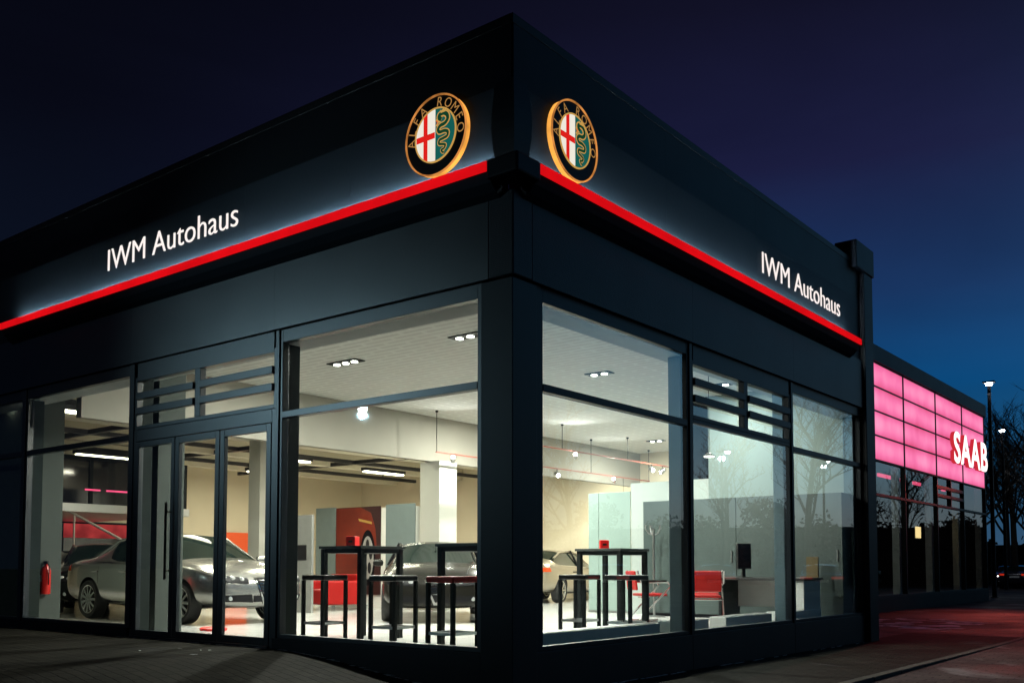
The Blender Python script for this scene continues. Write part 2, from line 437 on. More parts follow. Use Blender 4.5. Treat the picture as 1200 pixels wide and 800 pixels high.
for i in range(len(xs2) - 1):
    for j in range(len(ys2) - 1):
        g.face([(x, y, gz(x, y)) for x, y in ((xs2[i], ys2[j]), (xs2[i + 1], ys2[j]), (xs2[i + 1], ys2[j + 1]), (xs2[i], ys2[j + 1]))])
o = g.build('pavement', M['cobble']); tag(o, kind='structure')
bm = bmesh.new(); bm.from_mesh(o.data); bmesh.ops.remove_doubles(bm, verts=bm.verts, dist=1e-4); bm.to_mesh(o.data); bm.free()
k = MB()
for j in range(14):
    y0 = .06 + j * .98
    k.box((1.85, y0, -.6), (1.97, y0 + .965, -.283 - .052 * min(1, y0 / 10)))
tag(k.build('kerb', M['kerb'], bevel=.012), kind='structure')
f = MB(); f.face([(1.97, .05, -.345), (60, .05, -.345), (60, 400, -.345), (1.97, 400, -.345)]); f.face([(-60, 9.9, -.347), (-.1, 9.9, -.347), (-.1, 12.4, -.347), (-60, 12.4, -.347)]); f.face([(-60, 12.4, -.345), (1.97, 12.4, -.345), (1.97, 400, -.345), (-60, 400, -.345)])
tag(f.build('forecourt', M['asphalt']), kind='structure')
f = MB(); f.face([(-900, -900, -.62), (900, -900, -.62), (900, 900, -.62), (-900, 900, -.62)])
tag(f.build('ground', M['ground']), kind='structure')

# thin rests of snow along the base of the walls and on the forecourt
sn = MB()
def blob(cx, cy, z, rx, ry, rot=0):
    n = 14; P = []; Q = []
    for j in range(n):
        t = 2 * math.pi * j / n; r = random.uniform(.45, 1.15)
        for f_, L_, dz in ((1, P, 0), (.55, Q, min(.0025, ry * .06))):
            u, v = rx * r * f_ * math.cos(t), ry * r * f_ * math.sin(t)
            L_.append((cx + u * math.cos(rot) - v * math.sin(rot), cy + u * math.sin(rot) + v * math.cos(rot), z + dz))
    i = len(sn.v); sn.v += P + Q
    for j in range(n): sn.f.append([i + j, i + (j + 1) % n, i + n + (j + 1) % n, i + n + j]); sn.m.append(0)
    sn.f.append([i + n + j for j in range(n)]); sn.m.append(0)
x = -.5
while x > -9.8:
    L = random.uniform(.03, .13)
    dense = .95 if x > -3.3 else (.75 if -5.6 < x < -4.2 else .35)
    if random.random() < dense: blob(x, -.03 - random.uniform(0, .02), gz(x, 0) + .004, L, random.uniform(.008, .022))
    x -= L * 1.1
y = .4
while y < 9.4:
    L = random.uniform(.04, .16)
    if random.random() < (.8 if y < 3.2 else .3): blob(.05 + random.uniform(0, .03), y, gz(.05, y) + .004, random.uniform(.008, .02), L)
    y += L * 1.4
for q in range(46):
    blob(random.uniform(-2.3, .4), random.uniform(12.6, 17.8), -.341, random.uniform(.08, .55), random.uniform(.05, .30), random.uniform(-.35, .25))
for q in range(5):
    blob(random.uniform(-4.6, -2.6), random.uniform(-1.1, -.5), gz(-3.5, 0) + .006, random.uniform(.02, .05), random.uniform(.01, .02), random.uniform(0, 3))
tag(sn.build('snow', M['snow']), 'thin rests of frozen snow along the base of the facade and on the forecourt', kind='stuff')

# ------------------------------------------------------------------ SHOWROOM BUILDING
B = thing('showroom_building', 'dark blue corner car showroom with lit windows and a red light strip round its fascia', 'building')
def wbar(mb, fn, u0, u1, v0, v1, w0, w1, mi=0): mb.box(fn(u0, v0, w0), fn(u1, v1, w1), mi)

# plinth panels below the glazing
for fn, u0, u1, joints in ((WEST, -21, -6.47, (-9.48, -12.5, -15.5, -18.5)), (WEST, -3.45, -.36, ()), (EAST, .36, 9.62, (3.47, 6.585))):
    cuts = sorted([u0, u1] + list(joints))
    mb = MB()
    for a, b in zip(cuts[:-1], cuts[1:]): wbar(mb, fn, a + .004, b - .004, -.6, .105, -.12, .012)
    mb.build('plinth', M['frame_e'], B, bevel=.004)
# corner pier
mb = MB(); mb.box((-.36, -.02, -.6), (.02, .36, 3.60)); mb.build('corner_pier', M['frame_e'], B, bevel=.006)
# lower fascia cladding, in cassettes, proud of the frames
for fn, cuts in ((WEST, (-21, -15.5, -12.5, -9.48, -6.45, -3.43, -.25)), (EAST, (.25, 3.47, 6.585, 9.62))):
    for a, b in zip(cuts[:-1], cuts[1:]):
        mb = MB(); wbar(mb, fn, a + .0012, b - .0012, 3.615, 4.42, -.2, .05); mb.build('lower_fascia_panel', M['lowclad'] if fn is WEST else M['lowclad_e'], B)
mb = MB(); mb.box((-.247, -.052, 3.613), (.052, .247, 4.42)); mb.build('corner_fascia_panel', M['lowclad_e'], B, bevel=.012)
# sign panels between strip and parapet
for fn, cuts in ((WEST, (-10.4, -7.6, -4.05, -2.2, -.2)), (EAST, (.2, 2.9, 5.4, 9.62))):
    for a, b in zip(cuts[:-1], cuts[1:]):
        mb = MB(); wbar(mb, fn, a + .0012, b - .0012, 4.42, 5.46, -.2, .02); mb.build('sign_panel', M['fascia'], B)
for fn, cuts in ((WEST, (-21, -14, -10.4, -7.6, -4.05, -.0)), (EAST, (.0, 2.9, 5.4, 9.62))):
    mb = MB()
    for a, b in zip(cuts[:-1], cuts[1:]): wbar(mb, fn, a + .001, b - .001, 5.462, 6.03, -.2, .016)
    mb.build('parapet_panel', M['fascia2'], B)
mb = MB(); wbar(mb, WEST, -21, -10.404, 4.42, 5.46, -.2, .02); mb.build('sign_panel', M['fascia2'], B)
# roof edge trim
mb = MB(); mb.box((-21, -.0185, 6.033), (-.003, .1, 6.13)); mb.build('roof_trim', M['trim'], B, bevel=.008)
mb = MB(); mb.box((0, -.0185, 6.033), (.0185, 9.62, 6.13)); mb.build('roof_trim', M['trim'], B, bevel=.008)
# roof slab and closing walls (so that no sky shows inside)
mb = MB(); mb.box((-21, .2, 4.30), (-.2, 9.6, 4.5)); mb.box((-21, 9.6, 4.30), (-3.3, 16.95, 4.5)); mb.build('roof', M['trim'], B)
# end pillar at the far end of the side facade, with cap
mb = MB(); mb.box((-.2, 9.62, -.6), (.10, 10.06, 5.95)); mb.build('end_pillar', M['fascia2'], B, bevel=.01)
mb = MB(); mb.box((-.25, 9.2, 5.95), (.125, 10.09, 6.42)); mb.build('pillar_cap', M['fascia2'], B, bevel=.015)
mb = MB(); mb.box((-.7, 9.9, -.6), (-.2, 10.0, 6.0)); mb.box((-3.6, 9.75, -.6), (-.7, 9.95, 5.9)); mb.build('end_wall', M['fascia2'], B)
# red light strip: cornice body, red front, white uplight trough
PW = .24
for fn, u0, u1 in ((WEST, -9.85, -.10), (EAST, .10, 8.97)):
    prof = [(.055, 4.36), (.12, 4.40), (.19, 4.47), (PW - .004, 4.56), (PW - .004, 4.60), (.022, 4.575), (.022, 4.36)]
    mb = MB()
    mb.prism([(a, b) for a, b in prof], u0, u1, lambda p, q, w, fn=fn: fn(w, q, p))
    mb.build('strip_cornice', M['fascia'], B, bevel=.003)
    cuts = [u0, -5.2, -2.6, u1] if fn is WEST else [u0, 5.6, 7.4, u1]
    mb = MB()
    for a, b in zip(cuts[:-1], cuts[1:]): wbar(mb, fn, a + .003, b - .003, 4.553, 4.645, PW - .002, PW + .02)
    mb.build('light_strip', M['red_led'], B, label='glowing red strip')
    mb = MB(); wbar(mb, fn, u0 + .12, u1 - .12, 4.700, 4.714, .0235, .034); mb.build('uplight', M['white_led'], B)
# corner blocks
q = .265
mb = MB(); mb.prism([(-.10, -q), (q, -q), (q, .10), (.02, .10), (.02, -.02), (-.10, -.02)], 4.47, 4.655, lambda a, b, w: (a, b, w))
mb.build('strip_corner_block', M['fascia2'], B, bevel=.02)
mb = MB()
for k_, (z0, z1, e) in enumerate(((4.66, 4.85, .085), (4.85, 5.05, .105), (5.05, 5.25, .10), (5.25, 5.44, .085))): pass
n = 9; rows = []
for k_ in range(n):
    z = 4.67 + (5.46 - 4.67) * k_ / (n - 1); e = .075 + .035 * math.sin(math.pi * k_ / (n - 1)); s_ = .135 + .03 * math.sin(math.pi * k_ / (n - 1))
    rows.append([(-s_, .0, z), (-s_, -e, z), (e, -e, z), (e, s_, z), (0, s_, z)])
for a, b in zip(rows[:-1], rows[1:]):
    for j in range(4): mb.face([a[j], a[j + 1], b[j + 1], b[j]])
mb.face(rows[0]); mb.face(rows[-1]); mb.build('corner_cover', M['trim'], B, bevel=0)

# ---- glazing
def pane(mat, fn, u0, u1, v0, v1, parent, w=-.03):
    mb = MB(); mb.face([fn(u0, v0, w), fn(u1, v0, w), fn(u1, v1, w), fn(u0, v1, w)]); return mb.build('pane', mat, parent)
def frame_bars(fn, u0, u1, v0, v1, t, rails=(), posts=(), w0=-.07, w1=.0):
    mb = MB()
    wbar(mb, fn, u0, u0 + t, v0, v1, w0, w1); wbar(mb, fn, u1 - t, u1, v0, v1, w0, w1)
    wbar(mb, fn, u0 + t, u1 - t, v0, v0 + t, w0, w1); wbar(mb, fn, u0 + t, u1 - t, v1 - t, v1, w0, w1)
    for (a, b) in rails: wbar(mb, fn, u0 + t, u1 - t, a, b, w0, w1 + .004)
    for (a, b) in posts: wbar(mb, fn, a, b, v0 + t, v1 - t, w0, w1 + .002)
    return mb
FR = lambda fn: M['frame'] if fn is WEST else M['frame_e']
def window(fn, gm, u0, u1, v0=.107, v1=3.61, transom=(2.595, 2.67)):
    t = .045
    mb = MB()
    wbar(mb, fn, u0, u0 + t, v0, v1, -.09, 0); wbar(mb, fn, u1 - t, u1, v0, v1, -.09, 0)
    wbar(mb, fn, u0 + t, u1 - t, v0, v0 + t, -.09, -.002); wbar(mb, fn, u0 + t, u1 - t, 3.465, v1, -.09, -.002)
    wbar(mb, fn, u0 + t, u1 - t, *transom, -.09, .006)
    w = mb.build('window', FR(fn), B, bevel=.004)
    pane(gm, fn, u0 + t, u1 - t, v0 + t, transom[0], w); pane(gm, fn, u0 + t, u1 - t, transom[1], 3.465, w)
    return w
W_ = M['glass_w']
window(WEST, W_, -3.37, -.375)
window(WEST, W_, -9.43, -6.50)
window(WEST, W_, -12.45, -9.53); window(WEST, W_, -15.5, -12.55)
G_ = M['glass']
window(EAST, G_, .435, 3.435)
window(EAST, G_, 6.62, 9.60)
for fn, us in ((WEST, ((-3.43, -3.37), (-6.50, -6.40), (-9.53, -9.43), (-12.55, -12.45))), (EAST, ((3.435, 3.505), (6.55, 6.62)))):
    for a, b in us: 
        mb = MB(); wbar(mb, fn, a, b, .107, 3.61, -.10, .018); mb.build('mullion', FR(fn), B, bevel=.004)
for fn, u0, u1 in ((WEST, -.375, -.36), (EAST, .36, .435)):
    mb = MB(); wbar(mb, fn, u0, u1, .107, 3.61, -.1, .004); mb.build('mullion', FR(fn), B)
# louvred vent lights over the entrance and in the middle bay of the side
def vent(fn, gm, u0, u1, v0, v1, um):
    mb = MB(); t = .05
    wbar(mb, fn, u0, u0 + t, v0, v1, -.08, .003); wbar(mb, fn, u1 - t, u1, v0, v1, -.08, .003)
    wbar(mb, fn, u0 + t, u1 - t, v0, v0 + t, -.08, .003); wbar(mb, fn, u0 + t, u1 - t, v1 - t, 3.61, -.08, .003)
    wbar(mb, fn, um - .06, um + .06, v0 + t, v1 - t, -.08, .003)
    w = mb.build('vent_window', FR(fn), B, bevel=.004)
    h = (v1 - v0 - 2 * t)
    for a, b in ((u0 + t, um - .06), (um + .06, u1 - t)):
        pane(gm, fn, a, b, v0 + t, v1 - t, w, -.05)
        for k_ in (1, 2):
            zc = v0 + t + h * k_ / 3
            mb = MB(); wbar(mb, fn, a, b, zc - .05, zc + .042, -.035, .03); mb.build('slat', FR(fn), w, bevel=.006)
vent(WEST, W_, -6.40, -3.43, 2.72, 3.42, -4.98)
vent(EAST, G_, 3.505, 6.55, 2.70, 3.42, 5.05)
# big pane in the middle bay of the side facade
mb = frame_bars(EAST, 3.505, 6.55, .107, 2.698, .045, w0=-.09); w = mb.build('window', M['frame_e'], B, bevel=.004); pane(G_, EAST, 3.55, 6.505, .152, 2.653, w)
# entrance: fixed frame and three glazed leaves
mb = MB()
wbar(mb, WEST, -6.40, -6.34, -.05, 2.718, -.1, .006); wbar(mb, WEST, -3.50, -3.43, -.05, 2.718, -.1, .006)
wbar(mb, WEST, -6.34, -3.50, 2.56, 2.718, -.1, .006); wbar(mb, WEST, -6.34, -3.50, -.05, .012, -.1, .03)
mb.build('door_frame', M['frame'], B, bevel=.005)
for (a, b, hx) in ((-6.335, -5.44, -5.49), (-5.425, -4.49, None), (-4.475, -3.505, None)):
    mb = frame_bars(WEST, a, b, .015, 2.555, .088 if hx is None else .075, w0=-.04, w1=.012)
    d = mb.build('door', M['frame'], B, bevel=.005)
    t = .088 if hx is None else .075
    pane(W_, WEST, a + t, b - t, .015 + t, 2.555 - t, d, -.02)
    if hx:
        mb = MB(); mb.tube([WEST(hx, .75, .085), WEST(hx, 1.72, .085)], .016, 10)
        for z in (.86, 1.6): mb.tube([WEST(hx, z, .0), WEST(hx, z, .085)], .010, 8)
        mb.build('handle', M['dkmetal'], d, smooth=True)
# ---- inside shell
mb = MB(); mb.box((-21, .10, -.3), (-.1, 9.6, .0)); mb.box((-21, 9.6, -.3), (-3.4, 16.95, .0)); mb.build('showroom_floor', M['floor'], B)
# steel posts and soffit reveal just behind the glazing
for fn, us in ((WEST, (-3.40, -6.45, -9.48, -12.5)), (EAST, (3.47, 6.585))):
    for u in us:
        mb = MB(); wbar(mb, fn, u - .05, u + .05, .0, 3.464, -.27, -.105); mb.build('facade_post', M['intcol'] if fn is WEST else M['intcol_e'], B, bevel=.006)
mb = MB(); wbar(mb, EAST, 9.50, 9.6, 0, 3.464, -.27, -.105); mb.build('facade_post', M['intcol_e'], B)
mb = MB(); wbar(mb, WEST, -15.5, -.3, 3.466, 3.60, -.42, -.092); mb.build('window_soffit', M['soffit'], B)
mb = MB(); wbar(mb, EAST, .43, 9.6, 3.466, 3.60, -.42, -.092); mb.build('window_soffit', M['soffit'], B)
mb = MB(); wbar(mb, WEST, -15.5, -.3, 3.602, 4.2, -.2, -.1); wbar(mb, EAST, .2, 9.6, 3.602, 4.2, -.2, -.1); mb.build('lintel', M['trim'], B)
bx('corner_column', (-.34, .06, 0), (-.06, .34, 3.6), M['intcol'], B)
mb = MB(); mb.face([(-8.6, .42, 4.12), (-.42, .42, 4.12), (-.42, 9.6, 4.12), (-8.6, 9.6, 4.12)]); mb.face([(-8.6, 9.6, 4.12), (-3.4, 9.6, 4.12), (-3.4, 16.8, 4.12), (-8.6, 16.8, 4.12)]); mb.build('showroom_ceiling', M['ceil'], B)
mb = MB(); mb.box((-8.75, .42, 3.16), (-8.6, 16.8, 4.24)); mb.build('bulkhead', M['bulk'], B)
for (x, y, s) in ((-6.8, .68, .42), (-8.62, 8.4, .56), (-12.2, 6.5, .40), (-9.90, .58, .34)):
    h = {-6.8: 4.115, -8.62: 3.158}.get(x, 4.2)
    mb = MB(); mb.box((x - s / 2, y - s / 2, 0), (x + s / 2, y + s / 2, h)); mb.build('column', M['colw'] if y > 5 else M['col_dim'], B, bevel=.008)
mb = MB(); mb.box((-15.5, .45, 0), (-10.2, .6, 4.2)); mb.build('inner_wall', pbr('dark_grey_plaster', (.10, .13, .12), .8, var=.08), B)
# rear hall
mb = MB(); mb.face([(-20.9, .2, 4.24), (-8.75, .2, 4.24), (-8.75, 16.9, 4.24), (-20.9, 16.9, 4.24)]); mb.build('hall_ceiling', M['ceil2'], B)
for x in (-9.6, -12.5, -15.4, -18.3):
    mb = MB(); mb.box((x - .16, .3, 3.72), (x + .16, 16.75, 4.236)); mb.build('hall_beam', M['ceil2'], B)
mb = MB(); mb.box((-21, .1, 0), (-20, 16.95, 4.24)); mb.build('hall_back_wall', M['beige'], B)
mb = MB(); mb.box((-20.0, 16.8, 0), (-3.4, 16.95, 4.24)); mb.build('hall_side_wall', M['cream'], B)
mb = MB(); mb.box((-20.0, .1, 0), (-15.5, .3, 4.24)); mb.build('hall_front_wall', M['beige'], B)
mb = MB(); mb.box((-20.0, 8.2, 1.82), (-19.985, 16.7, 1.85)); mb.build('wall_rail', M['stair'], B)
mb = MB(); mb.box((-3.4, 9.96, 0), (-3.3, 16.95, 4.24)); mb.build('hall_east_wall', M['wall'], B)
# end wall of the showroom: free-standing white part and full-height part
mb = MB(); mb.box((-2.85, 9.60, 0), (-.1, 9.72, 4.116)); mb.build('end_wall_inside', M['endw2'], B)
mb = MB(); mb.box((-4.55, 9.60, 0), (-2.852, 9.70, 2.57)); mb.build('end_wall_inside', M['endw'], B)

# mezzanine office at the back of the hall
mz = thing('mezzanine_office', 'raised office box with dark glass and pink bars painted on as reflections at the back of the hall', 'office', (-17.5, 3.2, 0))
MB().box((-2.4, -2.9, 2.12), (2.4, 3.4, 2.30)).build('slab', M['metal'], mz)
mb = MB()
for y in (-2.8, .9, 3.27): mb.box((2.30, y, 2.30), (2.36, y + .08, 3.36))
mb.box((2.30, -2.72, 3.28), (2.36, 3.27, 3.36))
mb.build('frame', M['dkmetal'], mz)
MB().box((2.31, -2.72, 2.30), (2.33, 3.27, 3.28)).build('pane', M['darkglass'], mz)
MB().box((-2.2, -2.7, 2.30), (2.25, 3.2, 3.30)).build('room', M['trim'], mz)
for (y0, y1) in ((-1.2, -.2), (.8, 1.15), (1.3, 2.0), (2.2, 2.5)):
    MB().box((2.345, y0, 2.60), (2.365, y1, 2.635)).build('added_pink_bar', M['pinkbar'], mz)  # glowing bars laid on the glass as its pink reflections
for y in (-2.6, 3.1): MB().box((1.8, y - .08, 0), (1.96, y + .08, 2.12)).build('post', M['beige'], mz)
for (nm, y0, y1, lb) in (('inner_window', 3.35, 4.95, 'left of the two inner windows with a painted red reflection under the raised office'), ('inner_window', 6.0, 7.9, 'inner window with a painted red reflection on the beige back wall, nearer the entrance doors')):
    w = thing(nm, lb, 'window', (-19.97, (y0 + y1) / 2, 0), group='inner windows with painted red reflections at the back of the hall'); h = (y1 - y0) / 2
    MB().box((-.02, -h - .06, 1.28), (.0, h + .06, 2.14)).build('frame', M['dkmetal'], w)
    MB().box((.002, -h, 1.70), (.02, h, 2.08)).build('upper_pane', M['pane_shine'], w)  # pane made to glow in place of a pink reflection
    MB().box((.002, -h, 1.34), (.02, h, 1.695)).build('lower_pane', M['darkglass'], w)
st = thing('stair_railing', 'steel stair handrail sloping down below the raised office', 'railing', (-15.2, 4.6, 0))
mb = MB(); mb.tube([(0, -1.7, 2.5), (0, .9, 1.25), (0, 2.6, 1.15)], .03, 8); mb.build('handrail', M['stair'], st, smooth=True)
for (y, z) in ((-.8, 2.07), (.9, 1.25), (2.5, 1.15)): MB().tube([(0, y, max(0, z - 1.0) if y < .5 else 0), (0, y, z)], .02, 6).build('baluster', M['stair'], st)
MB().prism([(-1.7, 1.55), (.9, .30), (.9, .08), (-1.7, 1.33)], -.5, .0, lambda a, b, w: (w, a, b)).build('stringer', M['stair'], st)
tag(bx('orange_panel', (-19.97, 11.0, .0), (-19.93, 12.6, 1.98), M['orange']), 'plain orange wall panel behind the silver car', 'panel')

# ------------------------------------------------------------------ lit lamps inside
def downlight(x, y, n, rz, label):
    t = thing('ceiling_downlight', label, 'ceiling light', (x, y, 4.12), rz, 'recessed downlights in the showroom ceiling')
    L = .2 * n
    MB().box((-L / 2 - .03, -.11, -.018), (L / 2 + .03, .11, -.002)).build('housing', M['dkmetal'], t, bevel=.004)
    for k_ in range(n):
        MB().lathe([(.052, -.032), (.052, -.019)], 18, 'Z', (-L / 2 + .1 + .2 * k_, 0, 0)).build('lens', M['lens'], t)
    lamp('downlight_lamp', 'AREA', (152 if y < 7 or x < -4 else 50) * n, (0, 0, -.05), t, (1, .955, .87), .12, (0, 0, -3))
    return t
downlight(-5.89, 3.26, 3, R(0), 'triple recessed downlight above the bar tables by the entrance window')
downlight(-3.19, 3.12, 3, R(0), 'triple recessed downlight nearest the building corner')
downlight(-3.24, 6.46, 2, R(0), 'twin recessed downlight seen through the first side window')
downlight(-6.81, 14.57, 2, R(0), 'twin recessed downlight far back above the green glass screen')
downlight(-6.58, 8.64, 3, R(0), 'triple recessed downlight near the square column')
downlight(-2.1, 8.6, 2, R(0), 'twin recessed downlight above the desk')
def tube_light(x, y, L, rz, label):
    t = thing('fluorescent_light', label, 'ceiling light', (x, y, 3.62), rz, 'fluorescent lights on the black trunking of the hall')
    MB().box((-L / 2 - .05, -.10, .0), (L / 2 + .05, .10, .09)).build('housing', M['trunk'], t, bevel=.01)
    MB().box((-L / 2, -.085, -.045), (L / 2, .085, -.001)).build('diffuser', M['tube'], t, bevel=.02)
    lamp('tube_lamp', 'AREA', 14 if (x < -10.8 and y < 5) else (60 if x < -16.5 and y < 6 else 125), (0, 0, -.07), t, (1, .91, .74), L, (0, 0, -3), sizey=.15)
    return t
for i, (x, y, l) in enumerate(((-10.9, .95, 'first fluorescent light behind the left window'), (-11.0, 4.4, 'fluorescent light over the roof of the silver car'), (-9.35, 2.9, 'fluorescent light nearest the entrance doors'),
        (-14.0, 8.6, 'fluorescent light in front of the display wall'), (-9.35, 6.0, 'fluorescent light just behind the bulkhead left of the column'), (-11.0, 9.4, 'fluorescent light above the car poster'), (-14.6, 12.6, 'fluorescent light deep in the hall, left'),
        (-10.8, 13.2, 'fluorescent light deep in the hall above the pale coupe'), (-17.0, 5.5, 'fluorescent light in front of the raised office'), (-17.2, 10.6, 'fluorescent light near the beige back wall'), (-9.35, 15.2, 'fluorescent light farthest back on the right'))):
    tube_light(x, y, 1.5, R(90), l)
tk = thing('lighting_trunking', 'black suspended trunking grid carrying the fluorescent lights', 'trunking', (0, 0, 3.78))
for x in (-9.35, -10.95, -14.3, -17.1): MB().box((x - .05, .5, -.06), (x + .05, 16.5, .04)).build('rail', M['trunk'], tk)
for y in (3.6, 7.4, 11.2): MB().box((-19.5, y - .05, -.062), (-8.8, y + .05, .038)).build('cross_rail', M['trunk'], tk)
for x in (-9.35, -10.95, -14.3, -17.1):
    for y in (2, 9, 15): MB().box((x - .012, y - .012, .04), (x + .012, y + .012, .45)).build('hanger', M['trunk'], tk)
# cable tracks with spots
def track(x, z, y0, y1, label):
    t = thing('spotlight_track', label, 'track', (x, y0, z), group='thin spotlight tracks under the showroom ceiling')
    MB().box((-.012, 0, -.012), (.012, y1 - y0, .012)).build('rail', pbr('copper_rail', (.25, .06, .04), .4, .4), t)
    n = max(2, int((y1 - y0) / 2.2))
    for k_ in range(n + 1):
        y = .02 + (y1 - y0 - .04) * k_ / n
        mb = MB(); mb.tube([(0, y, .012), (0, y, 4.12 - z)], .008, 6); mb.lathe([(.03, 4.08 - z), (.03, 4.116 - z)], 10, 'Z', (0, y, 0)); mb.build('rod', M['dkmetal'], t)
    return t
track(-7.96, 3.26, 7.6, 16.2, 'lower thin red spotlight track starting beside the square column')
track(-7.04, 3.55, 7.95, 16.4, 'upper thin red spotlight track seen through the first side window')
def spotlight(x, y, z, rz, label, on=True):
    up = y in (8.13, 11.3, 14.4)      # these three wash the ceiling
    t = thing('spotlight', label, 'spotlight', (x, y, z), rz, 'small spotlights hanging from the tracks')
    MB().tube([(0, 0, -.012), (0, 0, -.07)], .012, 8).build('stem', M['dkmetal'], t)
    dz = .05 if up else -.05
    MB().tube([(-.07, 0, -.12 - dz * .4), (.06, 0, -.12 + dz)], [.05, .065], 14).build('can', M['metal'], t, smooth=True)
    MB().tube([(.062, 0, -.12 + dz * 1.02), (.066, 0, -.12 + dz * 1.05)], .05, 14).build('lens', M['lens'] if on else M['darkglass'], t)
    lamp('spot_lamp', 'SPOT', 42 if up else 60, (.10, 0, -.12 + dz * 1.4), t, (1, .96, .90), .04, (2.0, 0, .55 if up else -2.2), R(130) if up else R(70), .9)
    return t
for a in ((-7.96, 8.13, 3.26, R(-50), 'spotlight close to the square column'), (-7.96, 11.86, 3.26, R(-30), 'spotlight on the lower track above the pale coupe'), (-7.96, 14.4, 3.26, R(-70), 'spotlight at the far end of the lower track'),
          (-7.04, 11.3, 3.55, R(-60), 'first spotlight on the upper track'), (-7.04, 14.74, 3.55, R(-20), 'second spotlight on the upper track'), (-7.04, 15.3, 3.55, R(220), 'third spotlight on the upper track, turned to the wall')):
    spotlight(*a)
pl = thing('pendant_lamp', 'small pendant lamp on a long thin cable behind the middle side window', 'lamp', (-1.0, 5.95, 4.12))
MB().tube([(0, 0, 0), (.005, 0, -.9), (0, 0, -1.55)], .005, 6).build('cable', M['trim'], pl)
MB().lathe([(.02, -1.54), (.07, -1.57), (.085, -1.585), (.083, -1.59)], 16).build('lamp_shade', M['metal'], pl, smooth=True)
MB().lathe([(.07, -1.592), (.07, -1.598)], 16).build('bulb', M['lens'], pl)

# ------------------------------------------------------------------ CARS
def subdivided(mb, mats, levels, creases=()):
    me = bpy.data.meshes.new('tmp'); me.from_pydata(mb.v, [], mb.f)
    for m in mats: me.materials.append(m)
    me.polygons.foreach_set('material_index', mb.m)
    bm = bmesh.new(); bm.from_mesh(me); bmesh.ops.remove_doubles(bm, verts=bm.verts, dist=1e-5); bmesh.ops.recalc_face_normals(bm, faces=bm.faces)
    cl = bm.edges.layers.float.new('crease_edge')
    for e in bm.edges:
        ms = {f.material_index for f in e.link_faces}
        if len(ms) > 1: e[cl] = .55
    bm.to_mesh(me); bm.free()
    return me

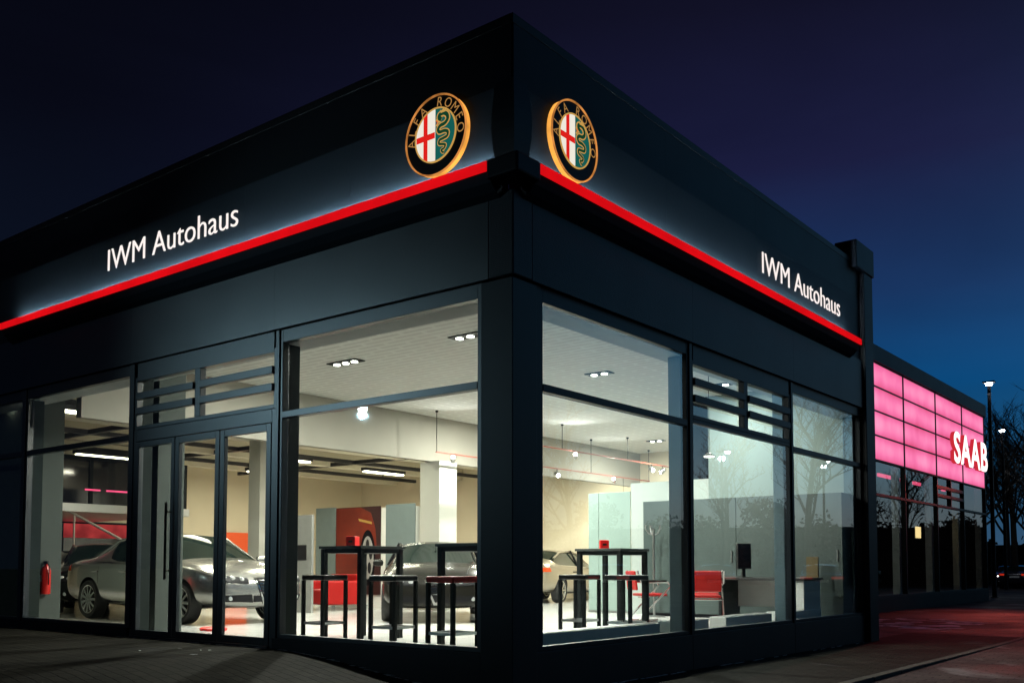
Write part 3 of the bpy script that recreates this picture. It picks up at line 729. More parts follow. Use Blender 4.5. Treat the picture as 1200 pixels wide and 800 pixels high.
def make_car(label, paint, loc, rz, group=None, kind='sedan', lights=False, rim=None, name='car'):
    root = thing(name, label, 'car', loc, rz, group)
    if kind == 'sedan':
        S = [(-2.31, .60, .42, .62, .66, None), (-2.28, .76, .33, .80, .86, None), (-2.14, .83, .27, .93, .99, None), (-1.80, .87, .25, .955, 1.03, None), (-1.42, .89, .24, .955, 1.06, None),
             (-.80, .905, .22, .945, 1.36, .60), (-.10, .91, .20, .93, 1.425, .635), (.40, .91, .20, .915, 1.385, .615), (1.16, .905, .20, .905, 1.00, None), (1.62, .89, .22, .87, .955, None),
             (1.98, .86, .24, .795, .87, None), (2.22, .76, .25, .70, .745, None), (2.31, .60, .29, .58, .63, None)]
    else:
        S = [(-2.16, .60, .42, .66, .72, None), (-2.12, .76, .33, .82, .90, None), (-1.98, .84, .27, .95, 1.06, None), (-1.70, .88, .25, .97, 1.12, None), (-1.45, .90, .24, .965, 1.17, None),
             (-.75, .91, .22, .95, 1.36, .58), (-.10, .915, .20, .93, 1.395, .62), (.35, .915, .20, .915, 1.34, .60), (1.12, .905, .20, .905, .99, None), (1.55, .89, .22, .87, .945, None),
             (1.90, .86, .24, .79, .86, None), (2.12, .76, .25, .68, .735, None), (2.21, .60, .29, .57, .62, None)]
    mb = MB(); rings = []
    for (x, W, zb, zs, zt, gw) in S:
        h = [(0, zb), (.80 * W, zb), (.955 * W, zb + .09), (W, .5 * (zb + zs) - .03), (.985 * W, zs - .06), (.935 * W, zs)]
        if gw: h += [(gw, zt - .065), (gw * .62, zt - .015), (0, zt)]
        else: h += [(.74 * W, zs + .62 * (zt - zs)), (.42 * W, zs + .93 * (zt - zs)), (0, zt)]
        rings.append([(x, y, z) for y, z in h] + [(x, -y, z) for y, z in h[-2:0:-1]])
    n = len(rings[0])
    # slots: 0 paint 1 wind screen 2 rear window 3 left side 4 right side 5 arch black
    for i in range(len(S) - 1):
        for j in range(n):
            k_ = j if j < 8 else n - 1 - j
            mi = 0
            if i == 7 and k_ in (6, 7): mi = 1
            elif i == 4 and k_ in (6, 7): mi = 2
            elif i in (5, 6, 7) and k_ == 5: mi = 3 if j < 8 else 4
            elif i == 4 and k_ == 5 and kind == 'coupe': mi = 3 if j < 8 else 4
            mb.face([rings[i][j], rings[i][(j + 1) % n], rings[i + 1][(j + 1) % n], rings[i + 1][j]], mi)
    mb.face(rings[0]); mb.face(rings[-1][::-1])
    mats = [paint, M['carglass'], M['carglass'], M['carglass'], M['carglass'], M['trim']]
    me = subdivided(mb, mats, 2)
    ob = bpy.data.objects.new('tmpcar', me); col.objects.link(ob)
    sm = ob.modifiers.new('s', 'SUBSURF'); sm.levels = 2; sm.render_levels = 2
    wx = (1.40, -1.30) if kind == 'sedan' else (1.33, -1.22)
    cb = MB()
    for x in wx:
        for sgn in (1, -1): cb.lathe([(.372, sgn * .58), (.372, sgn * 1.2)], 32, 'Y', (x, 0, .322), 5)
    cm = bpy.data.meshes.new('cut'); cm.from_pydata(cb.v, [], cb.f)
    for m in mats: cm.materials.append(m)
    cm.polygons.foreach_set('material_index', cb.m)
    bm = bmesh.new(); bm.from_mesh(cm); bmesh.ops.recalc_face_normals(bm, faces=bm.faces); bm.to_mesh(cm); bm.free()
    co = bpy.data.objects.new('tmpcut', cm); col.objects.link(co)
    bo = ob.modifiers.new('b', 'BOOLEAN'); bo.operation = 'DIFFERENCE'; bo.object = co; bo.solver = 'EXACT'
    dg = bpy.context.evaluated_depsgraph_get(); dg.update()
    full = bpy.data.meshes.new_from_object(ob.evaluated_get(dg))
    bpy.data.objects.remove(ob); bpy.data.objects.remove(co); bpy.data.meshes.remove(cm); bpy.data.meshes.remove(me)
    def piece(slots, nm, mlist, remap):
        bm = bmesh.new(); bm.from_mesh(full)
        bmesh.ops.delete(bm, geom=[f for f in bm.faces if f.material_index not in slots], context='FACES')
        for f in bm.faces: f.material_index = remap.get(f.material_index, 0); f.smooth = True
        m2 = bpy.data.meshes.new(nm); bm.to_mesh(m2); bm.free()
        for q_ in mlist: m2.materials.append(q_)
        try: m2.set_sharp_from_angle(angle=R(38))
        except Exception: pass
        o = bpy.data.objects.new(nm, m2); col.objects.link(o); o.parent = root
        return o
    body = piece({0, 5}, 'body', [paint, M['trim']], {0: 0, 5: 1})
    piece({1}, 'windscreen', [M['carglass']], {}); piece({2}, 'rear_window', [M['carglass']], {})
    piece({3}, 'side_window', [M['carglass']], {}); piece({4}, 'side_window', [M['carglass']], {})
    tree_ = BVHTree.FromPolygons([v.co[:] for v in full.vertices], [p.vertices[:] for p in full.polygons])
    bpy.data.meshes.remove(full)
    def surf(mode, a, b, sg=1, off=0.):
        o_, d_ = {'front': ((6, a, b), (-1, 0, 0)), 'rear': ((-6, a, b), (1, 0, 0)), 'side': ((a, sg * 4, b), (0, -sg, 0)), 'top': ((a, b, 5), (0, 0, -1))}[mode]
        h = tree_.ray_cast(Vector(o_), Vector(d_))
        if h[0] is None: return None
        nn = h[1] if h[1].dot(Vector(d_)) < 0 else -h[1]
        return h[0] + nn * off
    def patch(mode, q4, mat, nm, off, nu, nv, sg=1, parent=None):
        mb = MB(); G = []
        for i in range(nu + 1):
            row = []
            for j in range(nv + 1):
                u, v = i / nu, j / nv
                a = (q4[0][0] * (1 - u) + q4[1][0] * u) * (1 - v) + (q4[3][0] * (1 - u) + q4[2][0] * u) * v
                b = (q4[0][1] * (1 - u) + q4[1][1] * u) * (1 - v) + (q4[3][1] * (1 - u) + q4[2][1] * u) * v
                row.append(surf(mode, a, b, sg, off))
            G.append(row)
        for i in range(nu):
            for j in range(nv):
                f_ = [G[i][j], G[i + 1][j], G[i + 1][j + 1], G[i][j + 1]]
                if all(p is not None for p in f_) and max((f_[k_] - f_[k_ - 1]).length for k_ in range(4)) < .3: mb.face(f_)
        o = mb.build(nm, mat, parent or root)
        bm = bmesh.new(); bm.from_mesh(o.data); bmesh.ops.remove_doubles(bm, verts=bm.verts, dist=1e-4); bmesh.ops.recalc_face_normals(bm, faces=bm.faces); bm.to_mesh(o.data); bm.free()
        o.data.polygons.foreach_set('use_smooth', [True] * len(o.data.polygons))
        return o
    # pillars and window trim
    s = S
    for sg in (1, -1):
        mb = MB()
        mb.tube([(s[4][0] + .1, sg * .70, s[4][4] - .03), (s[5][0], sg * (s[5][5] + .01), s[5][4] - .07), (s[6][0], sg * (s[6][5] + .012), s[6][4] - .065), (s[7][0], sg * (s[7][5] + .012), s[7][4] - .07), (s[8][0] - .12, sg * .715, s[8][4] - .03)], .027, 8)
        mb.build('roof_pillar', paint, root, smooth=True)
        mb = MB(); mb.tube([(-.12, sg * .862, .94), (-.16, sg * .655, 1.345)], .026, 6); mb.build('door_pillar', M['trim'], root)
        # mirror
        mb = MB(); mb.lathe([(.0, -.10), (.06, -.085), (.075, 0), (.06, .075), (0, .09)], 12, 'Y', (0, 0, 0))
        mb.v = [(v[0] * .7 + .88, v[1] + sg * .985, v[2] * .85 + .985) for v in mb.v]
        mi_ = mb.build('mirror', paint, root, smooth=True)
        # headlight cluster, lying on the body surface
        zh = .655 if kind == 'sedan' else .645
        hl = patch('front', [(sg * .30, zh - .05), (sg * .775, zh - .02), (sg * .765, zh + .075), (sg * .30, zh + .035)], M['trim'], 'headlight', .010, 20, 8)
        for k_, a in enumerate((.40, .54, .66)):
            xs_ = surf('front', sg * a, zh + .012 + .014 * k_)
            if xs_ is None: continue
            mb = MB(); mb.lathe([(0, .022), (.028, .018), (.041, .004), (.047, -.03)], 16, 'X', (xs_[0], sg * a, zh + .012 + .014 * k_))
            mb.build('lens', M['head_on'] if lights else M['hlamp'], hl, smooth=True)
        patch('front', [(sg * .22, .33), (sg * .66, .35), (sg * .70, .44), (sg * .25, .45)], M['trim'], 'intake', .010, 18, 6)
        xs_ = surf('front', sg * .60, .395)
        if xs_: MB().lathe([(0, .02), (.034, .015), (.04, -.02)], 14, 'X', (xs_[0], sg * .60, .395)).build('fog_lamp', M['hlamp'], root, smooth=True)
        patch('rear', [(sg * .36, .79), (sg * .80, .80), (sg * .80, .90), (sg * .36, .89)], M['tail_on'] if lights else M['tlamp'], 'tail_light', .005, 8, 3)
        patch('side', [(s[1][0] + .06, .79), (s[2][0] + .16, .80), (s[2][0] + .12, .90), (s[1][0] + .07, .89)], M['tail_on'] if lights else M['tlamp'], 'tail_light', .005, 5, 3, sg)
        # shut lines, sill, bonnet line, belt trim
        xd = (.93, -.10, -1.0) if kind == 'sedan' else (.88, -.35)
        for xx in xd: patch('side', [(xx, .30), (xx + .009, .30), (xx + .02, .885), (xx + .011, .885)], M['trim'], 'door_seam', .002, 1, 8, sg)
        patch('side', [(xd[-1], .296), (xd[0] + .01, .296), (xd[0] + .01, .305), (xd[-1], .305)], M['trim'], 'door_seam', .002, 12, 1, sg)
        patch('side', [(-.93, .205), (.98, .205), (.98, .255), (-.93, .255)], M['trim'], 'sill', .003, 12, 2, sg)
        patch('side', [(s[4][0] + .25, s[4][3] - .018), (1.0, s[8][3] - .035), (1.0, s[8][3] - .024), (s[4][0] + .25, s[4][3] - .004)], M['chrome'], 'belt_trim', .004, 14, 1, sg)
        patch('top', [(1.14, sg * .66), (1.98, sg * .50), (1.98, sg * .508), (1.14, sg * .668)], M['trim'], 'bonnet_seam', .002, 12, 1)
        for hx in ((-.20, -1.08) if kind == 'sedan' else (-.42,)):
            p_ = surf('side', hx, .79, sg)
            if p_: MB().box((hx - .09, p_[1] - sg * .01, .775), (hx + .09, p_[1] + sg * .028, .80)).build('door_handle', paint if kind == 'sedan' else M['trim'], root, bevel=.008)
    gr = patch('front', [(-.185, .70), (.185, .70), (.035, .30), (-.035, .30)], M['chrome'], 'grille', .012, 12, 16)
    patch('front', [(-.155, .682), (.155, .682), (.015, .345), (-.015, .345)], M['trim'], 'mesh', .018, 12, 16, parent=gr)
    for z, hw in ((.645, .13), (.60, .112), (.555, .094), (.51, .075), (.465, .057)):
        patch('front', [(-hw, z), (hw, z), (hw, z + .010), (-hw, z + .010)], M['chrome'], 'bar', .024, 12, 1, parent=gr)
    patch('front', [(-.21, .335), (.21, .335), (.21, .43), (-.21, .43)], M['trim'], 'intake', .008, 16, 6)
    patch('rear', [(-.26, .66), (.26, .66), (.26, .77), (-.26, .77)], M['whitebox'], 'number_plate', .006, 6, 2)
    # wheels
    for x in wx:
        for sg in (1, -1):
            mb = MB(); y0 = sg * .70; yo = sg * .895
            mb.lathe([(.235, yo - sg * .01), (.30, yo), (.318, yo - sg * .03), (.322, yo - sg * .10), (.318, y0), (.235, y0 - sg * .01)], 36, 'Y', (x, 0, .322), close=True)
            w = mb.build('wheel', M['rubber'], root, smooth=True)
            mb = MB(); ys_ = yo - sg * .025
            mb.lathe([(.236, yo - sg * .008), (.222, yo - sg * .012), (.212, yo - sg * .05), (.212, y0), (.236, y0)], 36, 'Y', (x, 0, .322), close=True)
            mb.lathe([(0, yo - sg * .012), (.05, yo - sg * .014), (.06, yo - sg * .05), (0, yo - sg * .06)], 16, 'Y', (x, 0, .322))
            ns = 11 if rim is None else rim
            for q_ in range(ns):
                t = 2 * math.pi * q_ / ns; wdt = .020 if ns > 6 else .042
                mt = Matrix.Translation((x, 0, .322)) @ Matrix.Rotation(t, 4, 'Y')
                mb.box((.03, ys_ - .012, -wdt), (.220, ys_ + .012, wdt), 0, mt)
            mb.build('rim', M['rim'], w, smooth=False)
            mb = MB(); mb.lathe([(0, y0 + sg * .06), (.205, y0 + sg * .06), (.205, y0 + sg * .05), (0, y0 + sg * .05)], 24, 'Y', (x, 0, .322)); mb.build('brake_disc', M['dkmetal'], w)
    return root
P_silver = car_paint('silver_paint', (.52, .515, .49), .90, .25)
P_black = pbr('black_car_paint', (.006, .007, .008), .15, 0, spec=.2, var=.03)
P_dark = pbr('dark_grey_paint', (.010, .0095, .008), .22, .0, spec=.13, coat=.0, var=.03)
P_champ = car_paint('champagne_paint', (.36, .31, .24), .7, .3)
P_navy = car_paint('navy_paint', (.015, .018, .028), .3, .25)
sc_ = make_car('silver saloon parked just inside the glass entrance doors', P_silver, (-9.70, 2.86, 0), R(-.5), name='showroom_car'); sc_.scale = (1.06, 1.06, 1.06)
make_car('black saloon standing behind the tail of the silver car', P_black, (-14.2, 4.0, 0), R(-32), name='showroom_car')
make_car('dark grey coupe facing the street behind the bar stools', P_dark, (-6.62, 6.14, 0), R(-47), kind='coupe', rim=5, name='showroom_car')
make_car('pale champagne coupe parked at the back beside the green glass screen', P_champ, (-10.0, 14.37, 0), R(102), kind='coupe', rim=7, name='showroom_car')
make_car('dark green-black saloon half hidden behind the silver car at the stair', car_paint('bottle_paint', (.012, .020, .018), .3, .22), (-17.3, 6.6, 0), R(-28), name='showroom_car')

# ------------------------------------------------------------------ FURNITURE INSIDE
def make_table():
    t = thing('bar_table', 'tall square bar table', 'table')
    h = .39
    MB().box((-h, -h, 1.135), (h, h, 1.17)).build('tabletop', pbr('steel_top', (.05, .055, .052), .25, .2, spec=.4, var=.1), t, bevel=.004)
    MB().box((-h + .03, -h + .03, 1.08), (h - .03, h - .03, 1.134)).build('apron', M['dkmetal'], t)
    for sx in (-1, 1):
        for sy in (-1, 1): MB().box((sx * (h - .02), sy * (h - .02), 0), (sx * (h - .085), sy * (h - .085), 1.134)).build('leg', M['dkmetal'], t, bevel=.004)
    return t
T0 = make_table(); g_ = 'tall bar tables by the windows'
T0.location = (-3.72, 1.62, 0); tag(T0, 'tall bar table in the entrance-side window, left, with a red cube on it', None, g_)
again(T0, (-1.55, 1.45, 0), 0, 'tall bar table nearest the building corner, beside the red-topped stool', g_)
again(T0, (-2.05, 4.95, 0), 0, 'tall bar table seen through the side window', g_)
def make_stool():
    t = thing('bar_stool', 'square bar stool', 'stool'); h = .2
    MB().box((-h, -h, .745), (h, h, .81)).build('seat', M['seat'], t, bevel=.015)
    for sx in (-1, 1):
        for sy in (-1, 1): MB().box((sx * h, sy * h, 0), (sx * (h - .04), sy * (h - .04), .744)).build('leg', M['dkmetal'], t, bevel=.003)
    for a in (-1, 1):
        MB().box((-h + .04, a * (h - .02) - .012, .21), (h - .04, a * (h - .02) + .012, .24)).build('footrest', M['metal'], t)
        MB().box((a * (h - .02) - .012, -h + .04, .21), (a * (h - .02) + .012, h - .04, .24)).build('footrest', M['metal'], t)
    return t
S0 = make_stool(); g_ = 'square bar stools around the bar tables'
S0.location = (-3.72, 1.0, 0); tag(S0, 'black bar stool leftmost in the entrance-side window', None, g_)
again(S0, (-2.45, .92, 0), R(4), 'black bar stool between the left bar table and the red-topped stool', g_)
rs = again(S0, (-1.22, .56, 0), R(-3), 'bar stool with a red seat next to the corner pier', g_)
for ch in rs.children:
    if ch.name.startswith('seat'):
        ch.material_slots[0].link = 'OBJECT'; ch.material_slots[0].material = M['redseat']; ch['label'] = 'red padded seat'
again(S0, (-1.60, 3.45, 0), R(2), 'black bar stool at the left of the side window, in front of the pale coupe', g_)
again(S0, (-.85, 3.38, 0), R(-4), 'black bar stool at the right of the side window, in front of the red armchair', g_)
def cube(loc, rz, label):
    t = thing('table_cube', label, 'box', loc, rz, 'red cubes on the bar tables')
    MB().box((-.065, -.065, 0), (.065, .065, .13)).build('cube', M['redbox'], t, bevel=.006)
    MB().box((-.03, -.066, .05), (.03, -.0655, .08)).build('slot', M['black'], t)
cube((-3.9, 1.62, 1.171), R(20), 'small red cube on the left bar table')
cube((-1.30, 1.70, 1.171), R(30), 'small red cube on the bar table nearest the corner')
cube((-2.22, 5.0, 1.171), R(40), 'small red cube on the bar table in the side window')
# chairs, desk, monitor
def make_chair():
    t = thing('armchair', 'red leather chair with chrome frame', 'chair')
    MB().box((-.235, -.24, .43), (.235, .22, .475)).build('seat', M['redseat'], t, bevel=.025)
    mb = MB(); mb.box((-.235, .205, .56), (.235, .24, .88), 0, Matrix.Rotation(R(-7), 4, 'X')); mb.build('backrest', M['redseat'], t, bevel=.025)
    for s in (-1, 1):
        mb = MB(); mb.tube([(s * .27, .30, .85), (s * .27, .24, .66), (s * .28, -.22, .66), (s * .28, -.27, .60), (s * .27, .27, .05), (s * .27, .25, .02), (s * .27, -.25, .02)], .016, 8); mb.build('frame', M['chrome'], t, smooth=True)
        MB().box((s * .255, -.2, .672), (s * .305, .2, .695)).build('armrest', M['seat'], t, bevel=.008)
    MB().tube([(-.27, .1, .40), (.27, .1, .40)], .014, 8).build('crossbar', M['chrome'], t)
    return t
A0 = make_chair(); A0.location = (-1.62, 7.0, 0); A0.rotation_euler = (0, 0, R(-150)); tag(A0, 'red leather chair in front of the desk with the monitor', None, 'red leather visitor chairs')
again(A0, (-2.75, 7.2, 0), R(140), 'red leather chair nearest the side window bar table', 'red leather visitor chairs')
again(A0, (-2.2, 8.1, 0), R(20), 'red leather chair between the coat stand and the desk', 'red leather visitor chairs')
dk = thing('office_desk', 'dark office desk in the side bay carrying a monitor', 'desk', (-1.05, 8.15, 0), R(0))
MB().box((-.75, -.4, .70), (.75, .4, .74)).build('desktop', M['black'], dk, bevel=.004)
MB().box((.3, -.35, .0), (.72, .35, .70)).build('drawer_unit', M['whitebox'], dk, bevel=.004)
MB().box((-.73, -.36, .0), (-.69, .36, .70)).build('side_panel', M['dkmetal'], dk)
MB().box((-.69, .3, .25), (.3, .33, .69)).build('modesty_panel', M['whitebox'], dk)
mo = thing('monitor', 'black flat monitor turned sideways on the desk', 'monitor', (-1.42, 8.0, .74), R(62))
MB().box((-.135, -.02, .14), (.135, .025, .56)).build('housing', M['black'], mo, bevel=.008)
MB().box((-.12, -.022, .16), (.12, -.0205, .54)).build('screen', M['screen'], mo)
mb = MB(); mb.box((-.03, 0, .01), (.03, .03, .2)); mb.build('neck', M['black'], mo); MB().box((-.12, -.08, 0), (.12, .10, .012)).build('foot', M['black'], mo, bevel=.004)
cs = thing('coat_stand', 'grey metal coat stand in front of the white end wall', 'coat stand', (-3.55, 8.75, 0))
MB().tube([(0, 0, .02), (0, 0, 1.62)], .022, 10).build('pole', M['metal'], cs, smooth=True)
MB().lathe([(.2, 0), (.2, .015), (.03, .03)], 20).build('base', M['metal'], cs, smooth=True)
for q_ in range(5):
    t = 2 * math.pi * q_ / 5
    MB().tube([(0, 0, 1.50), (.09 * math.cos(t), .09 * math.sin(t), 1.53), (.15 * math.cos(t), .15 * math.sin(t), 1.62), (.14 * math.cos(t), .14 * math.sin(t), 1.68)], .012, 6).build('hook', M['metal'], cs, smooth=True)
gp = thing('glass_screen', 'frosted green glass partition standing left of the white end wall', 'partition', (-5.05, 9.6, 0))
MB().box((-.50, -.012, .04), (-.26, .012, 2.41)).build('narrow_pane', M['greenglass'], gp, bevel=.003)
MB().box((-.25, -.012, .04), (.49, .012, 2.41)).build('wide_pane', M['greenglass'], gp, bevel=.003)
MB().box((-.50, -.03, 0), (.49, .03, .04)).build('floor_rail', M['metal'], gp)
cbn = thing('wall_cabinets', 'row of tall dark grey cabinets along the end wall', 'cabinet', (-2.0, 9.3, 0))
for i in range(4):
    x0 = -1.95 + i * .95
    d_ = MB().box((x0 + .004, -.25, .06), (x0 + .946, .29, 2.15)).build('cabinet_unit', M['cabinet'], cbn, bevel=.004)
    MB().box((x0 + .86, -.275, 1.0), (x0 + .875, -.252, 1.2)).build('handle', M['metal'], d_)
MB().box((-1.95, -.22, 0), (1.85, .28, .055)).build('toe_board', M['trim'], cbn)
# low convector boxes along the side glazing
cv = thing('convector_box', 'long low grey convector casing behind the first side window', 'radiator', (-.32, 1.95, 0), group='low convector casings along the side windows')
MB().box((-.10, -1.45, 0), (.10, 1.15, .25)).build('casing', pbr('grey_convector', (.46, .55, .51), .5, var=.06), cv, bevel=.006); MB().box((-.08, -1.4, .251), (.08, 1.1, .256)).build('grille', M['metal'], cv)
for (y, L, lb) in ((4.05, .9, 'short white convector casing under the red chair'), (5.75, 1.5, 'white convector casing left of the second side mullion'), (7.65, 1.6, 'white convector casing in the last side window')):
    t = thing('convector_box', lb, 'radiator', (-.42, y, 0), group='low convector casings along the side windows')
    MB().box((-.12, -L / 2, 0), (.12, L / 2, .24)).build('casing', M['whitebox'], t, bevel=.006); MB().box((-.1, -L / 2 + .03, .241), (.1, L / 2 - .03, .246)).build('grille', M['metal'], t)
ob = thing('display_board', 'narrow ochre display board standing in the last side window', 'board', (-.55, 8.75, 0))
MB().box((-.10, -.02, .03), (.10, .02, 1.08)).build('panel', M['yellow'], ob, bevel=.004); MB().box((-.17, -.09, 0), (.17, .09, .028)).build('foot', M['dkmetal'], ob, bevel=.004)
# display wall
dw = thing('display_wall', 'low display wall with grey panels around a large red car poster', 'display', (-10.6, 8.1, 0))
MB().box((-1.62, .0, 0), (1.62, .12, 2.22)).build('back_panel', M['wall'], dw)
MB().box((-1.60, -.03, .5), (-.92, -.002, 2.28)).build('grey_panel', pbr('poster_grey', (.17, .21, .20), .5, var=.05), dw)
MB().box((.72, -.03, .5), (1.6, -.002, 2.28)).build('grey_panel', pbr('poster_grey_dark', (.14, .18, .18), .5, var=.05), dw)
po = MB().box((-.90, -.03, .3), (.55, -.002, 2.26)).build('poster', pbr('poster_ground', (.035, .012, .011), .4), dw)
fnp = lambda a, b, w: (a, w, b)
mb = MB(); mb.prism([(-.89, 2.24), (-.1, 2.25), (.25, 2.12), (.40, 1.75), (.44, 1.35), (.30, 1.28), (.10, .9), (-.2, .6), (-.89, .45)], -.034, -.031, fnp); mb.build('poster_car_body', pbr('poster_red', (.15, .018, .007), .4, var=.3, vscale=1.3), po)
mb = MB(); mb.prism([(.04 + .30 * math.cos(t) * .82, 1.12 + .62 * math.sin(t)) for t in [2 * math.pi * k_ / 28 for k_ in range(28)]], -.037, -.035, lambda a, b, w: (a + .12, w, b)); mb.build('poster_tyre', M['trim'], po)
mb = MB()
mb.prism([(.16 + .19 * math.cos(t), 1.12 + .48 * math.sin(t)) for t in [2 * math.pi * k_ / 28 for k_ in range(28)]], -.040, -.038, fnp); mb.build('poster_wheel', pbr('poster_wheel_grey', (.34, .33, .31), .4), po)
for q_ in range(5):
    t = R(90 + 72 * q_); mb = MB(); cx, cz = .16 + .11 * math.cos(t), 1.12 + .28 * math.sin(t)
    mb.prism([(cx + .055 * math.cos(a), cz + .13 * math.sin(a)) for a in [2 * math.pi * k_ / 14 for k_ in range(14)]], -.043, -.041, fnp); mb.build('poster_wheel_hole', M['black'], po)
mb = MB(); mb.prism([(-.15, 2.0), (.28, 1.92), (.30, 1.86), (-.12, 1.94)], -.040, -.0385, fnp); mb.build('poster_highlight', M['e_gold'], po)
so = thing('sofa', 'bright red low sofa behind the left bar table', 'sofa', (-10.6, 7.0, 0), R(-10))
MB().box((-.55, -.4, .12), (.55, .4, .44)).build('seat', M['redseat'], so, bevel=.04); MB().box((-.55, .42, .12), (.55, .6, .76)).build('backrest', M['redseat'], so, bevel=.04)
for s in (-1, 1): MB().box((s * .56, -.4, .12), (s * 0.68, .6, .62)).build('arm', M['redseat'], so, bevel=.04)
for sx in (-1, 1):
    for sy in (-.3, .5): MB().box((sx * .8 - .03, sy - .03, 0), (sx * .8 + .03, sy + .03, .12)).build('leg', M['chrome'], so)
ct = thing('reception_counter', 'small white counter with bright top left of the car poster', 'counter', (-12.9, 7.3, 0))
MB().box((-.45, -.3, 0), (.45, .3, .92)).build('cabinet', M['whitebox'], ct, bevel=.01); MB().box((-.55, -.36, .92), (.55, .36, .96)).build('top', M['wall'], ct, bevel=.006)
# picture board beside the column
pb = thing('picture_board', 'tall grey board with dark pictures between the silver car and the display wall', 'board', (-10.35, 5.75, 0))
MB().box((-.55, 0, 0), (.75, .06, 1.95)).build('panel', pbr('board_grey', (.20, .205, .195), .4, var=.06), pb, bevel=.004)
MB().box((-.50, -.012, 1.35), (-.12, -.002, 1.85)).build('picture', M['redseat'], pb); MB().box((-.50, -.012, .75), (-.12, -.002, 1.30)).build('picture', M['black'], pb)
MB().box((.25, -.012, 1.05), (.6, -.002, 1.35)).build('picture', M['black'], pb)
ps = thing('price_stand', 'thin dark pole on a round red foot beside the front wheel of the silver car', 'stand', (-6.55, 1.38, 0))
MB().lathe([(.19, 0), (.19, .03), (.16, .045), (.02, .05)], 28).build('base', M['redbox'], ps, smooth=True); MB().tube([(.09, 0, .04), (.09, 0, .95)], .016, 8).build('pole', M['black'], ps, smooth=True)
ex = thing('fire_extinguisher', 'red fire extinguisher hanging on the white column behind the left window', 'extinguisher', (-9.66, .47, .48))
MB().lathe([(0, 0), (.07, .005), (.075, .03), (.075, .38), (.05, .43), (.025, .45), (.025, .48)], 20).build('cylinder', M['extred'], ex, smooth=True)
MB().box((-.025, -.075, .2), (.025, -.0745, .3)).build('label_plate', M['whitebox'], ex); MB().box((-.05, -.02, .48), (.05, .02, .52)).build('valve', M['trim'], ex, bevel=.006)
MB().tube([(.04, 0, .5), (.10, 0, .44), (.10, 0, .15)], .010, 8).build('hose', M['trim'], ex, smooth=True)
vs = thing('hanging_sign', 'small red and black box sign with a round lamp above the pale coupe', 'sign', (-7.96, 14.85, 2.14))
MB().box((-.14, -.04, .28), (.14, .04, .48)).build('red_part', M['redbox'], vs, bevel=.006); MB().box((-.14, -.04, .0), (.14, .04, .279)).build('black_part', M['black'], vs, bevel=.006)
MB().lathe([(.07, -.046), (.07, -.0405)], 18, 'Y', (0, 0, .14)).build('lamp', M['lens'], vs); MB().tube([(0, 0, .48), (0, 0, 1.108)], .006, 6).build('hanger', M['trim'], vs)

# ------------------------------------------------------------------ SIGNS ON THE FASCIA
def lettering(body, fn, u0, u1, v0, cap, label, w=.024, dep=.010, mat=None, offset=0.0, name='sign_lettering', spacing=1.0, sides=None):
    isl = text_islands(body, .05, offset, spacing)
    x0, x1, y0, y1 = isl_bounds(isl)
    ch = isl_bounds([isl[0]]); H = ch[3] - ch[2]
    sx, sy = (u1 - u0) / (x1 - x0), cap / H
    t = thing(name, label, 'sign')
    for g_ in isl:
        mb = MB()
        for f_ in g_:
            nrm = f_[-1]
            mi = 0 if (sides is None or nrm[2] > .5) else 1
            mb.face([fn(u0 + (v[0] - x0) * sx, v0 + (v[1] - ch[2]) * sy, w + (v[2] + .05) * 10 * dep) for v in f_[:-1]], mi)
        o = mb.build('letter', [mat, sides or mat], t)
    return t
lettering('IWM Autohaus', WEST, -7.12, -4.17, 5.005, .292, 'white illuminated company name above the entrance facade', mat=M['sign_white'], offset=-.009)
lettering('IWM Autohaus', EAST, 5.58, 8.62, 4.985, .292, 'white illuminated company name above the side facade', mat=M['sign_white'], offset=-.009)
sb = lettering('SAAB', lambda u, v, w=0: (-3.2 + w, u, v), 27.95, 32.75, 4.45, 1.10, 'large white block-letter sign with red sides on the pink facade', w=.10, dep=.13, mat=M['saab_white'], offset=.026, spacing=1.09, sides=M['saab_red'])
sb.name = 'block_letter_sign'
for y in (28.5, 29.7, 31.0, 32.3): MB().box((-3.19, y - .03, 4.9), (-3.101, y + .03, 4.96)).build('bracket', M['saab_red'], sb)

